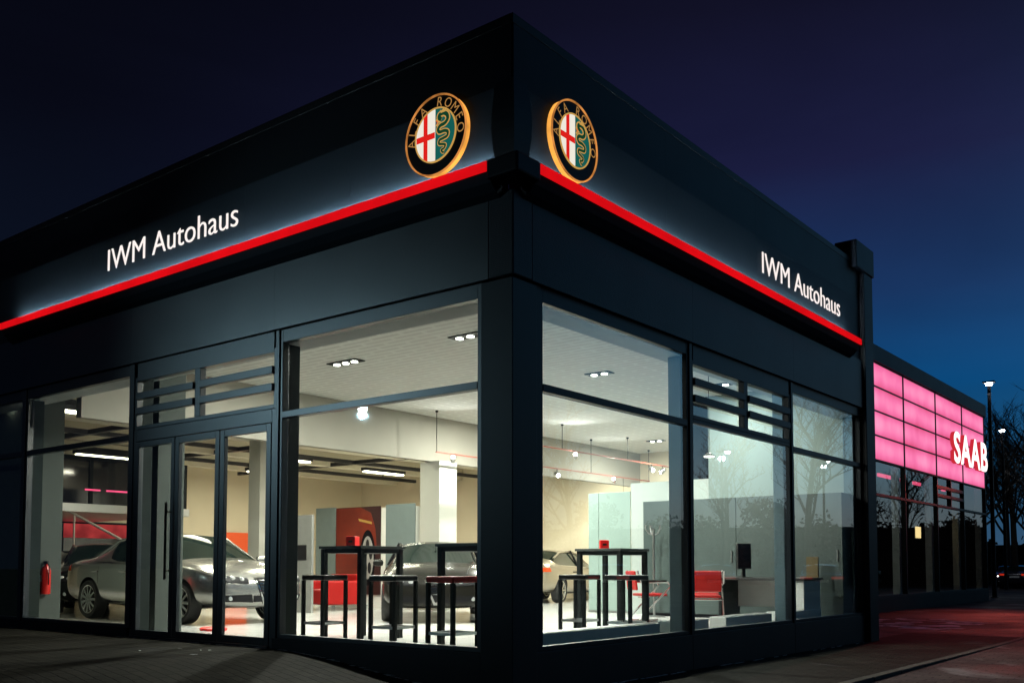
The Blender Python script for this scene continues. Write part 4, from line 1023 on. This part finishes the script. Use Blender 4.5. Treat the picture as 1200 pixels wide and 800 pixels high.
def emblem(fn, uc, vc, w0, label):
    t = thing('round_emblem', label, 'emblem', group=None)
    RR = .405
    def at(u, v, w): return fn(uc + u, vc + v, w0 + (w if w < .06 else w - .062))
    def ring(r0, r1, h0, h1, name, mat, n=64):
        mb = MB(); prof = [(r0, h0), (r1, h0), (r1, h1), (r0, h1)]
        P = [[at(r * math.cos(2 * math.pi * j / n), r * math.sin(2 * math.pi * j / n), h) for r, h in prof] for j in range(n)]
        for j in range(n):
            for k_ in range(4): mb.face([P[j][k_], P[(j + 1) % n][k_], P[(j + 1) % n][(k_ + 1) % 4], P[j][(k_ + 1) % 4]])
        return mb.build(name, mat, t, smooth=True)
    def disc(poly, h0, h1, name, mat, parent=t):
        return MB().prism(poly, h0, h1, at).build(name, mat, parent)
    circ = lambda r, n=64: [(r * math.cos(2 * math.pi * j / n), r * math.sin(2 * math.pi * j / n)) for j in range(n)]
    ring(RR - .022, RR - .002, -.02, .042, 'side_glow', M['haloedge'])
    ring(RR - .012, RR + .003, .106, .120, 'outer_rim', M['goldlit'])
    disc(circ(RR - .013), .064, .108, 'face', M['e_black'])
    r2 = .262
    ring(r2, r2 + .014, .108, .119, 'inner_rim', M['e_gold'])
    half = lambda sgn, r=r2 - .001, n=40: [(sgn * r * math.sin(math.pi * j / n), r * math.cos(math.pi * j / n)) for j in range(n + 1)]
    disc(half(-1), .1085, .114, 'white_half', M['e_white'])
    disc(half(1), .1085, .114, 'green_half', M['e_teal'])
    disc([(-.158, .22), (-.105, .243), (-.105, -.243), (-.158, -.22)][::-1], .1143, .117, 'red_cross', M['e_red'])
    disc([(-.254, .03), (-.159, .03), (-.159, -.03), (-.254, -.03)], .1143, .117, 'red_cross', M['e_red'])
    disc([(-.104, .03), (-.006, .03), (-.006, -.03), (-.104, -.03)], .1143, .117, 'red_cross', M['e_red'])
    # serpent: thick winding ribbon, gold edge below green body
    path = [(.085, .135), (.055, .155), (.06, .185), (.11, .192), (.155, .165), (.165, .12), (.13, .085), (.07, .075), (.04, .045), (.06, .012), (.12, .01), (.165, -.01), (.16, -.05), (.11, -.062), (.06, -.07), (.055, -.105), (.10, -.12), (.135, -.135), (.12, -.165), (.085, -.175), (.10, -.20), (.12, -.205)]
    def cr(P, n=6):
        out = []
        for i in range(len(P) - 1):
            p0, p1, p2, p3 = P[max(0, i - 1)], P[i], P[i + 1], P[min(len(P) - 1, i + 2)]
            for k_ in range(n):
                s = k_ / n
                out.append(tuple(.5 * (2 * p1[a] + (p2[a] - p0[a]) * s + (2 * p0[a] - 5 * p1[a] + 4 * p2[a] - p3[a]) * s * s + (-p0[a] + 3 * p1[a] - 3 * p2[a] + p3[a]) * s ** 3) for a in (0, 1)))
        out.append(P[-1]); return out
    C_ = cr(path)
    def ribbon(wd, h, name, mat):
        mb = MB(); n = len(C_); L = []
        for i, p in enumerate(C_):
            a, b = C_[max(0, i - 1)], C_[min(n - 1, i + 1)]; dx, dy = b[0] - a[0], b[1] - a[1]; l = math.hypot(dx, dy) or 1
            ww = wd * (1.25 - .75 * i / n); L.append(((p[0] - dy / l * ww, p[1] + dx / l * ww), (p[0] + dy / l * ww, p[1] - dx / l * ww)))
        for i in range(n - 1): mb.face([at(*L[i][0], h), at(*L[i][1], h), at(*L[i + 1][1], h), at(*L[i + 1][0], h)])
        return mb.build(name, mat, t)
    ribbon(.030, .1155, 'serpent_outline', M['e_gold']); ribbon(.018, .1175, 'serpent', M['e_green'])
    disc([(.075, .20), (.135, .20), (.15, .235), (.125, .222), (.11, .24), (.092, .222), (.065, .232)][::-1], .1145, .119, 'crown', M['e_gold'])
    disc([(.045, .13), (.012, .155), (.008, .135), (.03, .115), (.005, .085), (.025, .08), (.045, .105)], .1145, .119, 'figure', M['e_gold'])
    disc([(.033, .128), (.020, .14), (.018, .128), (.03, .115), (.02, .098), (.033, .105)], .1192, .1205, 'figure', M['e_red'])
    # lettering on the ring
    def arc_text(s, a0, a1, rad=.330, size=.115):
        for i, chh in enumerate(s):
            if chh == ' ': continue
            a = R(a0 + (a1 - a0) * i / (len(s) - 1))
            isl = text_islands(chh, .0, -.002)
            x0, x1, y0, y1 = isl_bounds(isl); sc = size / (y1 - y0) * .80; xc = (x0 + x1) / 2; yc = (y0 + y1) / 2
            mb = MB(); sx_ = sc * .95
            for g_ in isl:
                for f_ in g_:
                    if f_[-1][2] < .1: continue
                    P = []
                    for v in f_[:-1]:
                        u, q2 = (v[0] - xc) * sx_, (v[1] - yc) * sc
                        P.append(at(math.cos(a) * (rad + q2) + math.sin(a) * u, math.sin(a) * (rad + q2) - math.cos(a) * u, .1115))
                    mb.face(P)
            mb.build('letter', M['e_letter'], t)
    arc_text('ALFA ROMEO', 182, -2)
    return t
emblem(WEST, -.905, 5.175, .03, 'round lit emblem with red cross and green serpent on the entrance-side fascia')
emblem(EAST, .925, 5.195, .03, 'round lit emblem with red cross and green serpent on the side fascia')
# the emblems' warm back-light and the brighter wash of the uplight near the entrance
# ------------------------------------------------------------------ PINK NEIGHBOUR BUILDING
N = thing('pink_lit_building', 'neighbouring car showroom with glowing pink upper panels and dark glass below', 'building')
X0 = -3.2; ycut = [17.06, 19.67, 23.07, 26.55, 29.95, 33.25]
mb = MB(); mb.box((X0 - .25, 17.0, 6.66), (X0 + .08, 33.4, 7.12)); mb.build('roof_fascia', M['fascia'], N, bevel=.01)
mb = MB(); mb.box((-15, 17.0, 6.5), (X0 - .25, 33.4, 6.9)); mb.build('roof', M['trim'], N)
mb = MB(); mb.box((-15, 17.0, -.6), (X0 + .02, 33.4, .06)); mb.build('base', M['fascia2'], N)
for a, b in zip(ycut[:-1], ycut[1:]):
    for r_ in range(4):
        z0 = 3.90 + r_ * .69
        mb = MB(); mb.box((X0 - .05, a + .03, z0 + .022), (X0, b - .03, z0 + .668)); mb.build('light_panel', M['pink'], N)
for y in ycut:
    mb = MB(); mb.box((X0 - .12, y - .03, .06), (X0 + .03, y + .03, 6.66)); mb.build('mullion', M['trim'], N)
mb = MB()
for z in (3.90, 4.59, 5.28, 5.97, 6.645): mb.box((X0 - .11, 17.06, z - .022), (X0 + .022, 33.25, z + .022))
mb.box((X0 - .11, 17.06, 2.90), (X0 + .026, 33.25, 2.97)); mb.box((X0 - .11, 17.06, .06), (X0 + .026, 33.25, .13))
mb.build('transom', M['trim'], N)
for a, b in zip(ycut[:-1], ycut[1:]):
    for z0, z1 in ((.13, 2.90), (2.97, 3.88)):
        mb = MB(); mb.face([(X0 - .04, a + .03, z0), (X0 - .04, b - .03, z0), (X0 - .04, b - .03, z1), (X0 - .04, a + .03, z1)]); mb.build('pane', M['glass_saab'], N)
mb = MB()
for z in (3.28, 3.56): mb.box((X0 - .03, 26.6, z - .05), (X0 + .03, 29.9, z + .05))
mb.box((X0 - .03, 28.2, 2.97), (X0 + .03, 28.28, 3.88)); mb.build('vent_bars', M['trim'], N)
mb = MB(); mb.box((-15, 17.0, .06), (-14.8, 33.3, 6.5)); mb.box((-14.8, 33.2, .06), (X0 - .12, 33.35, 6.5)); mb.box((-14.8, 17.0, .06), (X0 - .12, 17.06, 6.5)); mb.build('wall', M['block'], N)
mb = MB(); mb.face([(-14.8, 17.1, 4.0), (X0 - .15, 17.1, 4.0), (X0 - .15, 33.2, 4.0), (-14.8, 33.2, 4.0)]); mb.build('ceiling', M['block'], N)
mb = MB(); mb.face([(-14.8, 17.1, .07), (X0 - .15, 17.1, .07), (X0 - .15, 33.2, .07), (-14.8, 33.2, .07)]); mb.build('floor', pbr('dark_floor', (.20, .18, .16), .3), N)
for y in ycut[1:]:
    mb = MB(); mb.box((X0 - .36, y - .12, .07), (X0 - .15, y + .05, 3.9)); mb.build('post', pbr('grey_post', (.60, .62, .58), .7), N)
for (x, y, L) in ((-3.95, 24.0, 2.2), (-3.95, 26.9, .8), (-3.95, 30.2, .4)):
    mb = MB(); mb.box((x, y - L / 2, 3.66), (x + .06, y + L / 2, 3.76)); mb.build('added_pink_bar', M['pinkbar'], N)  # bars added to give the upper panes a pink glow
lb = thing('lit_notice', 'small glowing yellow wall light inside the pink building', 'wall light', (-4.5, 29.0, 1.9))
MB().box((-.05, -.36, 0), (.0, .36, .5)).build('housing', M['trim'], lb)
for s in (-1, 0, 1): MB().box((.001, s * .22 - .09, .05), (.02, s * .22 + .09, .45)).build('pane', M['lit_yellow'], lb)
lamp('added_hall_light', 'AREA', 26, (-5.4, 18.6, 3.7), N, (.93, 1, .93), .6, (-4.3, 27, 1.4))  # added without a fixture to light the posts behind the glass
lamp('added_hall_light', 'AREA', 8, (-7, 25, 3.8), N, (1, .93, .85), 3, (-7, 25, 0), sizey=8)  # added without a fixture to lift the dark interior
lamp('added_red_spot', 'SPOT', 1250, (-2.55, 33.3, 4.5), sb, (1, .10, .06), .03, (-.5, 16.5, -.3), R(34), .9)  # unseen red spot added to redden the forecourt, no part of the sign
make_car('dark car standing inside the pink building behind the glass', P_black, (-6.6, 24.5, .075), R(60), name='showroom_car')

# ------------------------------------------------------------------ STREET: lamps, trees, cars, hedge
def street_lamp(x, y, h, rz, label, mat=None, energy=500, arm=.24, zb=-.345, col_=(.9, .95, 1), bs=1., off=0.):
    t = thing('street_lamp', label, 'street lamp', (x, y, zb), rz, 'street lamps around the lot')
    MB().tube([(0, 0, 0), (0, 0, 1.0), (0, 0, h)], [.10, .09, .07], 10).build('pole', M['trim'], t, smooth=True)
    MB().lathe([(.16, 0), (.16, .02), (.1, .05)], 14).build('base', M['trim'], t)
    mb = MB(); mb.box((-arm, -.13, h), (arm + off, .13, h + .08)); hd = mb.build('lamp_head', M['trim'], t, bevel=.02)
    prof = [(0, h - .46), (.06, h - .45), (.12, h - .38), (.15, h - .24), (.12, h - .08), (.07, h - .001)] if mat else [(0, h - .10 * bs - .05), (.11 * bs, h - .05 - .05 * bs), (.14 * bs, h - .04), (.14 * bs, h - .001)]
    MB().lathe(prof, 16, 'Z', (off, 0, 0)).build('lamp_bowl', mat or M['lamp_head'], hd, smooth=True)
    if energy: lamp('lamp_light', 'POINT', energy, (0, 0, h - .35), t, col_, .15)
    return t
street_lamp(-3.87, 37.6, 9.05, R(180), 'near street lamp standing beside the end of the pink building', energy=250)
street_lamp(-6.5, 53.0, 9.0, R(0), 'farther street lamp among the bare trees', energy=250)
street_lamp(19.4, 60.2, 8.7, R(180), 'street lamp on the far lot mirrored in the last side window', energy=300, off=.34)
street_lamp(16.8, 38.9, 7.2, R(180), 'street lamp on the far lot mirrored in the middle side window', energy=250, off=.34)
L = street_lamp(-18.0, -15.0, 6.3, R(60), 'bright flood lamp across the street mirrored in the entrance-side window', mat=M['lamp_big'], energy=0, zb=-.02, bs=.75, off=.34)
lamp('flood_light', 'SPOT', 9000, (.34, 0, 5.9), L, (.5, .85, 1), .12, spot=R(21), blend=1.0)
fl = [c for c in L.children if c.type == 'LIGHT'][0]
dirw = Vector((-2.2, 0, 3.1)) - Vector((-18, -15, 5.9))
fl.rotation_euler = (Matrix.Rotation(-R(60), 3, 'Z') @ dirw).to_track_quat('-Z', 'Y').to_euler()

def bare_tree(seed, h):
    rnd = random.Random(seed); tr = MB(); br = MB()
    def grow(p, d, L, r, lev):
        mb = tr if lev == 0 else br
        pts = [p]; rr = [r]; n = 4
        for k_ in range(n):
            d = (d + Vector((rnd.uniform(-1, 1), rnd.uniform(-1, 1), rnd.uniform(-.3, .7))) * (.07 if lev == 0 else .16)).normalized()
            p = p + d * L / n; pts.append(p); rr.append(r * (1 - .75 * (k_ + 1) / n) if lev else r * (1 - .5 * (k_ + 1) / n))
        mb.tube(pts, rr, 7 if lev == 0 else (5 if lev == 1 else 3), cap=False)
        if lev >= 4: return
        m = {0: 9, 1: 6, 2: 5, 3: 4}[lev]
        for k_ in range(m):
            t = .32 + .68 * (k_ + rnd.random()) / m if lev == 0 else .2 + .8 * (k_ + rnd.random()) / m
            i = min(n - 1, int(t * n)); q_ = pts[i].lerp(pts[i + 1], t * n - i)
            ax = Vector((rnd.uniform(-1, 1), rnd.uniform(-1, 1), rnd.uniform(.05, .7))).normalized()
            grow(q_, (d * .55 + ax * .85).normalized(), L * rnd.uniform(.42, .62) * (1.05 - .45 * t if lev == 0 else 1), max(.005, r * (.42 if lev == 0 else .5)), lev + 1)
    grow(Vector((0, 0, 0)), Vector((0, 0, 1)), h * .8, h * .021, 0)
    return tr, br
def tree(seed, h, loc, label, g_='bare trees around the lot'):
    t = thing('bare_tree', label, 'tree', loc, group=g_)
    tr, br = bare_tree(seed, h); tr.build('trunk', M['bark'], t, smooth=True); br.build('crown', M['bark'], t)
    return t
ta = tree(3, 10.5, (-7.3, 60, -.35), 'bare tree right of the farther street lamp')
tb = tree(11, 9.0, (-5.0, 57, -.35), 'bare tree between the two street lamps')
tc_ = tree(23, 9.5, (-9.0, 58, -.35), 'bare tree at the far right edge of the lot')
again(tc_, (-4.4, 51, -.35), .7, 'bare tree just behind the near street lamp', 'bare trees around the lot'); again(ta, (-8.6, 64, -.35), 2.4, 'bare tree in the gap between the farther lamp and the hedge', 'bare trees around the lot')
tdx = again(tb, (-11.2, 66, -.35), 2.0, 'bare tree farthest back behind the lamps', 'bare trees around the lot')
for i, (p, s, l) in enumerate((((14, 43, -.35), ta, 'bare tree on the far lot mirrored left in the side windows'), ((20, 46, -.35), tb, 'bare tree on the far lot beside the mirrored lamp'), ((10.5, 47, -.35), tc_, 'bare tree on the far lot mirrored in the last side window'), ((27, 40, -.35), ta, 'bare tree on the far lot nearest the road'), ((33, 38, -.35), tc_, 'bare tree at the end of the far lot'), ((8, 62, -.35), tb, 'bare tree behind the long low building, left end'))):
    again(s, p, i * 1.3, l, 'bare trees around the lot')
def leafy(name, label, cat, n, rx, ry, h, loc, rz=0.):
    t = thing(name, label, cat, loc, rz)
    mb = MB()
    for q_ in range(n):
        c = Vector((random.uniform(-rx, rx), random.uniform(-ry, ry), h * random.random() ** .8)); c.z *= .85 + .15 * math.sin(c.x * 1.3) + .1 * random.random()
        d = Vector((random.uniform(-1, 1), random.uniform(-1, 1), random.uniform(-1, 1))).normalized(); s_ = random.uniform(.12, .3); e = d.orthogonal().normalized()
        mb.face([c + d * s_, c + e * s_ * .7, c - d * s_, c - e * s_ * .7])
    mb.build('foliage', M['hedge'], t); MB().box((-rx * .98, -ry * .6, 0), (rx * .98, ry * .6, h * .8)).build('inner_branches', M['hedge'], t)
    return t
leafy('hedge', 'long dark hedge closing the car park behind the lamps', 'hedge', 5000, 14, 1.2, 3.7, (-9.5, 74, -.35))
lo = thing('low_building', 'long low dark building across the far lot, mirrored in the side windows', 'building', (22, 62, -.35), R(-24))
MB().box((-19, 0, 0), (19, 9, 3.9)).build('wall', M['block'], lo); MB().box((-19.3, -.3, 3.9), (19.3, 9.3, 4.2)).build('roof', M['trim'], lo)
for k_ in range(8): MB().box((-17 + k_ * 4.4, -.05, 1.2), (-14.2 + k_ * 4.4, -.002, 2.9)).build('window', M['darkglass'], lo)
def bush(n, r, h):
    t = thing('leafy_tree', 'dark rounded evergreen tree', 'tree', (0, 0, 0), group='dark evergreens along the far lot')
    MB().tube([(0, 0, 0), (.05, .03, h * .5), (0, 0, h * .8)], [.14, .10, .04], 7).build('trunk', M['bark'], t, smooth=True)
    mb = MB(); cl = [(Vector((random.uniform(-.6, .6) * r, random.uniform(-.6, .6) * r, h * random.uniform(.25, .86))), random.uniform(.28, .5) * r) for q_ in range(16)]
    for q_ in range(n):
        c0, cr_ = random.choice(cl); c = c0 + Vector((random.gauss(0, 1), random.gauss(0, 1), random.gauss(0, .8))) * cr_ * .55
        if c.z < .3: c.z = .3 + random.random() * .5
        d = Vector((random.uniform(-1, 1), random.uniform(-1, 1), random.uniform(-1, 1))).normalized(); s_ = random.uniform(.10, .24); e = d.orthogonal().normalized()
        mb.face([c + d * s_, c + e * s_ * .6, c - d * s_, c - e * s_ * .6])
    mb.build('crown', M['hedge'], t); return t
bl = [bush(2600, 2.3, 5.6), bush(2600, 2.6, 4.7), bush(2200, 1.9, 6.4)]
spots = [(4.5, 66.5, 'first from the left end'), (8.5, 64.2, 'second from the left end'), (12.0, 63.5, 'third from the left end'), (15.5, 61.0, 'fourth from the left end'), (19.0, 60.8, 'fifth from the left end'), (22.6, 58.0, 'sixth from the left end'), (26.5, 57.0, 'seventh from the left end'), (30.0, 55.0, 'eighth from the left end'), (34.0, 53.6, 'ninth from the left end'), (38.0, 51.2, 'last on the right')]
for i, (x, y, l) in enumerate(spots):
    lab_ = 'dark evergreen in the mirrored row before the low building, ' + l
    if i < 3: bl[i].location = (x, y, -.4); bl[i]['label'] = lab_
    else: again(bl[i % 3], (x, y, -.4), i * 1.1, lab_)
g_ = 'cars parked on the lot'
pc = make_car('parked dark car with white headlights on at the back of the car park', P_navy, (-8.35, 63.5, -.345), R(-80), g_, lights=True, name='parked_car')
again(pc, (-6.9, 58.5, -.345), R(95), 'parked dark car with red tail lights glowing in the car park', g_)
again(pc, (9.5, 33, -.345), R(68), 'parked dark car on the far lot, first of the mirrored row', g_)
again(pc, (13.0, 30.5, -.345), R(66), 'parked dark car on the far lot, second of the mirrored row', g_)
again(pc, (16.5, 28, -.345), R(64), 'parked dark car on the far lot, third of the mirrored row', g_)
again(pc, (6.0, 36, -.345), R(74), 'parked dark car on the far lot, farthest of the mirrored row', g_)

# ------------------------------------------------------------------ SKY
w = bpy.data.worlds.new('World'); scn.world = w; w.use_nodes = True
t = w.node_tree; t.nodes.clear()
out = t.nodes.new('ShaderNodeOutputWorld'); bg = t.nodes.new('ShaderNodeBackground'); t.links.new(bg.outputs[0], out.inputs[0])
tc = t.nodes.new('ShaderNodeTexCoord'); nv = t.nodes.new('ShaderNodeVectorMath'); nv.operation = 'NORMALIZE'
t.links.new(tc.outputs['Generated'], nv.inputs[0])
sep = t.nodes.new('ShaderNodeSeparateXYZ'); t.links.new(nv.outputs[0], sep.inputs[0])
cmb = t.nodes.new('ShaderNodeCombineXYZ'); t.links.new(sep.outputs[0], cmb.inputs[0]); t.links.new(sep.outputs[1], cmb.inputs[1])
nh = t.nodes.new('ShaderNodeVectorMath'); nh.operation = 'NORMALIZE'; t.links.new(cmb.outputs[0], nh.inputs[0])
dt = t.nodes.new('ShaderNodeVectorMath'); dt.operation = 'DOT_PRODUCT'; dt.inputs[1].default_value = (math.sin(R(30)), math.cos(R(30)), 0)
t.links.new(nh.outputs[0], dt.inputs[0])
def ramp(stops):
    # elevation (sin) 0..0.7 -> colour
    mr = t.nodes.new('ShaderNodeMapRange'); mr.inputs['From Min'].default_value = 0; mr.inputs['From Max'].default_value = .7
    t.links.new(sep.outputs[2], mr.inputs[0])
    cr = t.nodes.new('ShaderNodeValToRGB'); e = cr.color_ramp
    while len(e.elements) > 1: e.elements.remove(e.elements[-1])
    for i, (deg, c) in enumerate(stops):
        p = math.sin(R(deg)) / .7
        el = e.elements[0] if i == 0 else e.elements.new(min(1, p))
        el.position = min(1, p); el.color = (*c, 1)
    t.links.new(mr.outputs[0], cr.inputs[0]); return cr.outputs[0]
dark = ramp([(0, (.006, .012, .026)), (8, (.004, .008, .02)), (24, (.0022, .0028, .0075)), (44, (.0016, .0018, .004))])
mid = ramp([(0, (.03, .070, .13)), (5, (.008, .070, .155)), (10, (.002, .058, .18)), (15, (.009, .034, .115)), (22, (.011, .0125, .050)), (30, (.006, .006, .020)), (44, (.003, .004, .010))])
glow = ramp([(0, (.48, .42, .28)), (3, (.42, .46, .40)), (7, (.26, .48, .56)), (14, (.12, .40, .62)), (24, (.06, .25, .48)), (33, (.03, .12, .26)), (44, (0, 0, 0))])
def mth(op, a, b=None):
    n = t.nodes.new('ShaderNodeMath'); n.operation = op
    if isinstance(a, float): n.inputs[0].default_value = a
    else: t.links.new(a, n.inputs[0])
    if b is not None:
        if isinstance(b, float): n.inputs[1].default_value = b
        else: t.links.new(b, n.inputs[1])
    return n.outputs[0]
fm = t.nodes.new('ShaderNodeMapRange'); fm.inputs['From Min'].default_value = -.1; fm.inputs['From Max'].default_value = .75
fm.interpolation_type = 'SMOOTHSTEP'; t.links.new(dt.outputs['Value'], fm.inputs[0])
mx = t.nodes.new('ShaderNodeMix'); mx.data_type = 'RGBA'
t.links.new(fm.outputs[0], mx.inputs[0]); t.links.new(dark, mx.inputs[6]); t.links.new(mid, mx.inputs[7])
gp_ = mth('POWER', mth('MAXIMUM', dt.outputs['Value'], 0.0), 16.0)
ms = t.nodes.new('ShaderNodeVectorMath'); ms.operation = 'SCALE'; t.links.new(glow, ms.inputs[0]); t.links.new(gp_, ms.inputs['Scale'])
ad = t.nodes.new('ShaderNodeVectorMath'); ad.operation = 'ADD'; t.links.new(mx.outputs[2], ad.inputs[0]); t.links.new(ms.outputs[0], ad.inputs[1])
cn = t.nodes.new('ShaderNodeTexNoise'); cn.inputs['Scale'].default_value = 2.2; cn.inputs['Detail'].default_value = 7; cn.inputs['Distortion'].default_value = .6
cmap = t.nodes.new('ShaderNodeMapping'); cmap.inputs['Scale'].default_value = (1, 1, 3.5); t.links.new(nv.outputs[0], cmap.inputs[0]); t.links.new(cmap.outputs[0], cn.inputs['Vector'])
cm = t.nodes.new('ShaderNodeMapRange'); cm.inputs['From Min'].default_value = .3; cm.inputs['From Max'].default_value = .7; cm.inputs['To Min'].default_value = .86; cm.inputs['To Max'].default_value = 1.16
t.links.new(cn.outputs[0], cm.inputs[0])
sv = t.nodes.new('ShaderNodeVectorMath'); sv.operation = 'SCALE'; t.links.new(ad.outputs[0], sv.inputs[0]); t.links.new(cm.outputs[0], sv.inputs['Scale'])
t.links.new(sv.outputs[0], bg.inputs[0]); bg.inputs[1].default_value = 1.0

# ------------------------------------------------------------------ CAMERA
cam = bpy.data.cameras.new('camera'); co = bpy.data.objects.new('camera', cam); col.objects.link(co); scn.camera = co
yaw, pitch, roll = R(38.19273), R(3.19767), R(.02538)
fw = Vector((-math.sin(yaw) * math.cos(pitch), math.cos(yaw) * math.cos(pitch), math.sin(pitch)))
rt = Vector((math.cos(yaw), math.sin(yaw), 0)); up = rt.cross(fw)
rt2 = rt * math.cos(roll) + up * math.sin(roll); up2 = up * math.cos(roll) - rt * math.sin(roll)
co.matrix_world = Matrix(((rt2.x, up2.x, -fw.x, 5.5197), (rt2.y, up2.y, -fw.y, -7.0165), (rt2.z, up2.z, -fw.z, .9), (0, 0, 0, 1)))
cam.sensor_width = 36; cam.lens = 36 * 1140.5 / 1200; cam.shift_y = (600.919 - 400) / 1200
cam.clip_end = 2000; cam.clip_start = .05

scn.view_settings.view_transform = 'Standard'; scn.view_settings.look = 'None'; scn.view_settings.exposure = 0
scn.render.engine = 'CYCLES'
cy = scn.cycles
cy.use_denoising = True; cy.max_bounces = 8; cy.transparent_max_bounces = 16; cy.diffuse_bounces = 4; cy.glossy_bounces = 4
cy.sample_clamp_indirect = 4; cy.caustics_reflective = False; cy.caustics_refractive = False
cy.use_light_tree = True
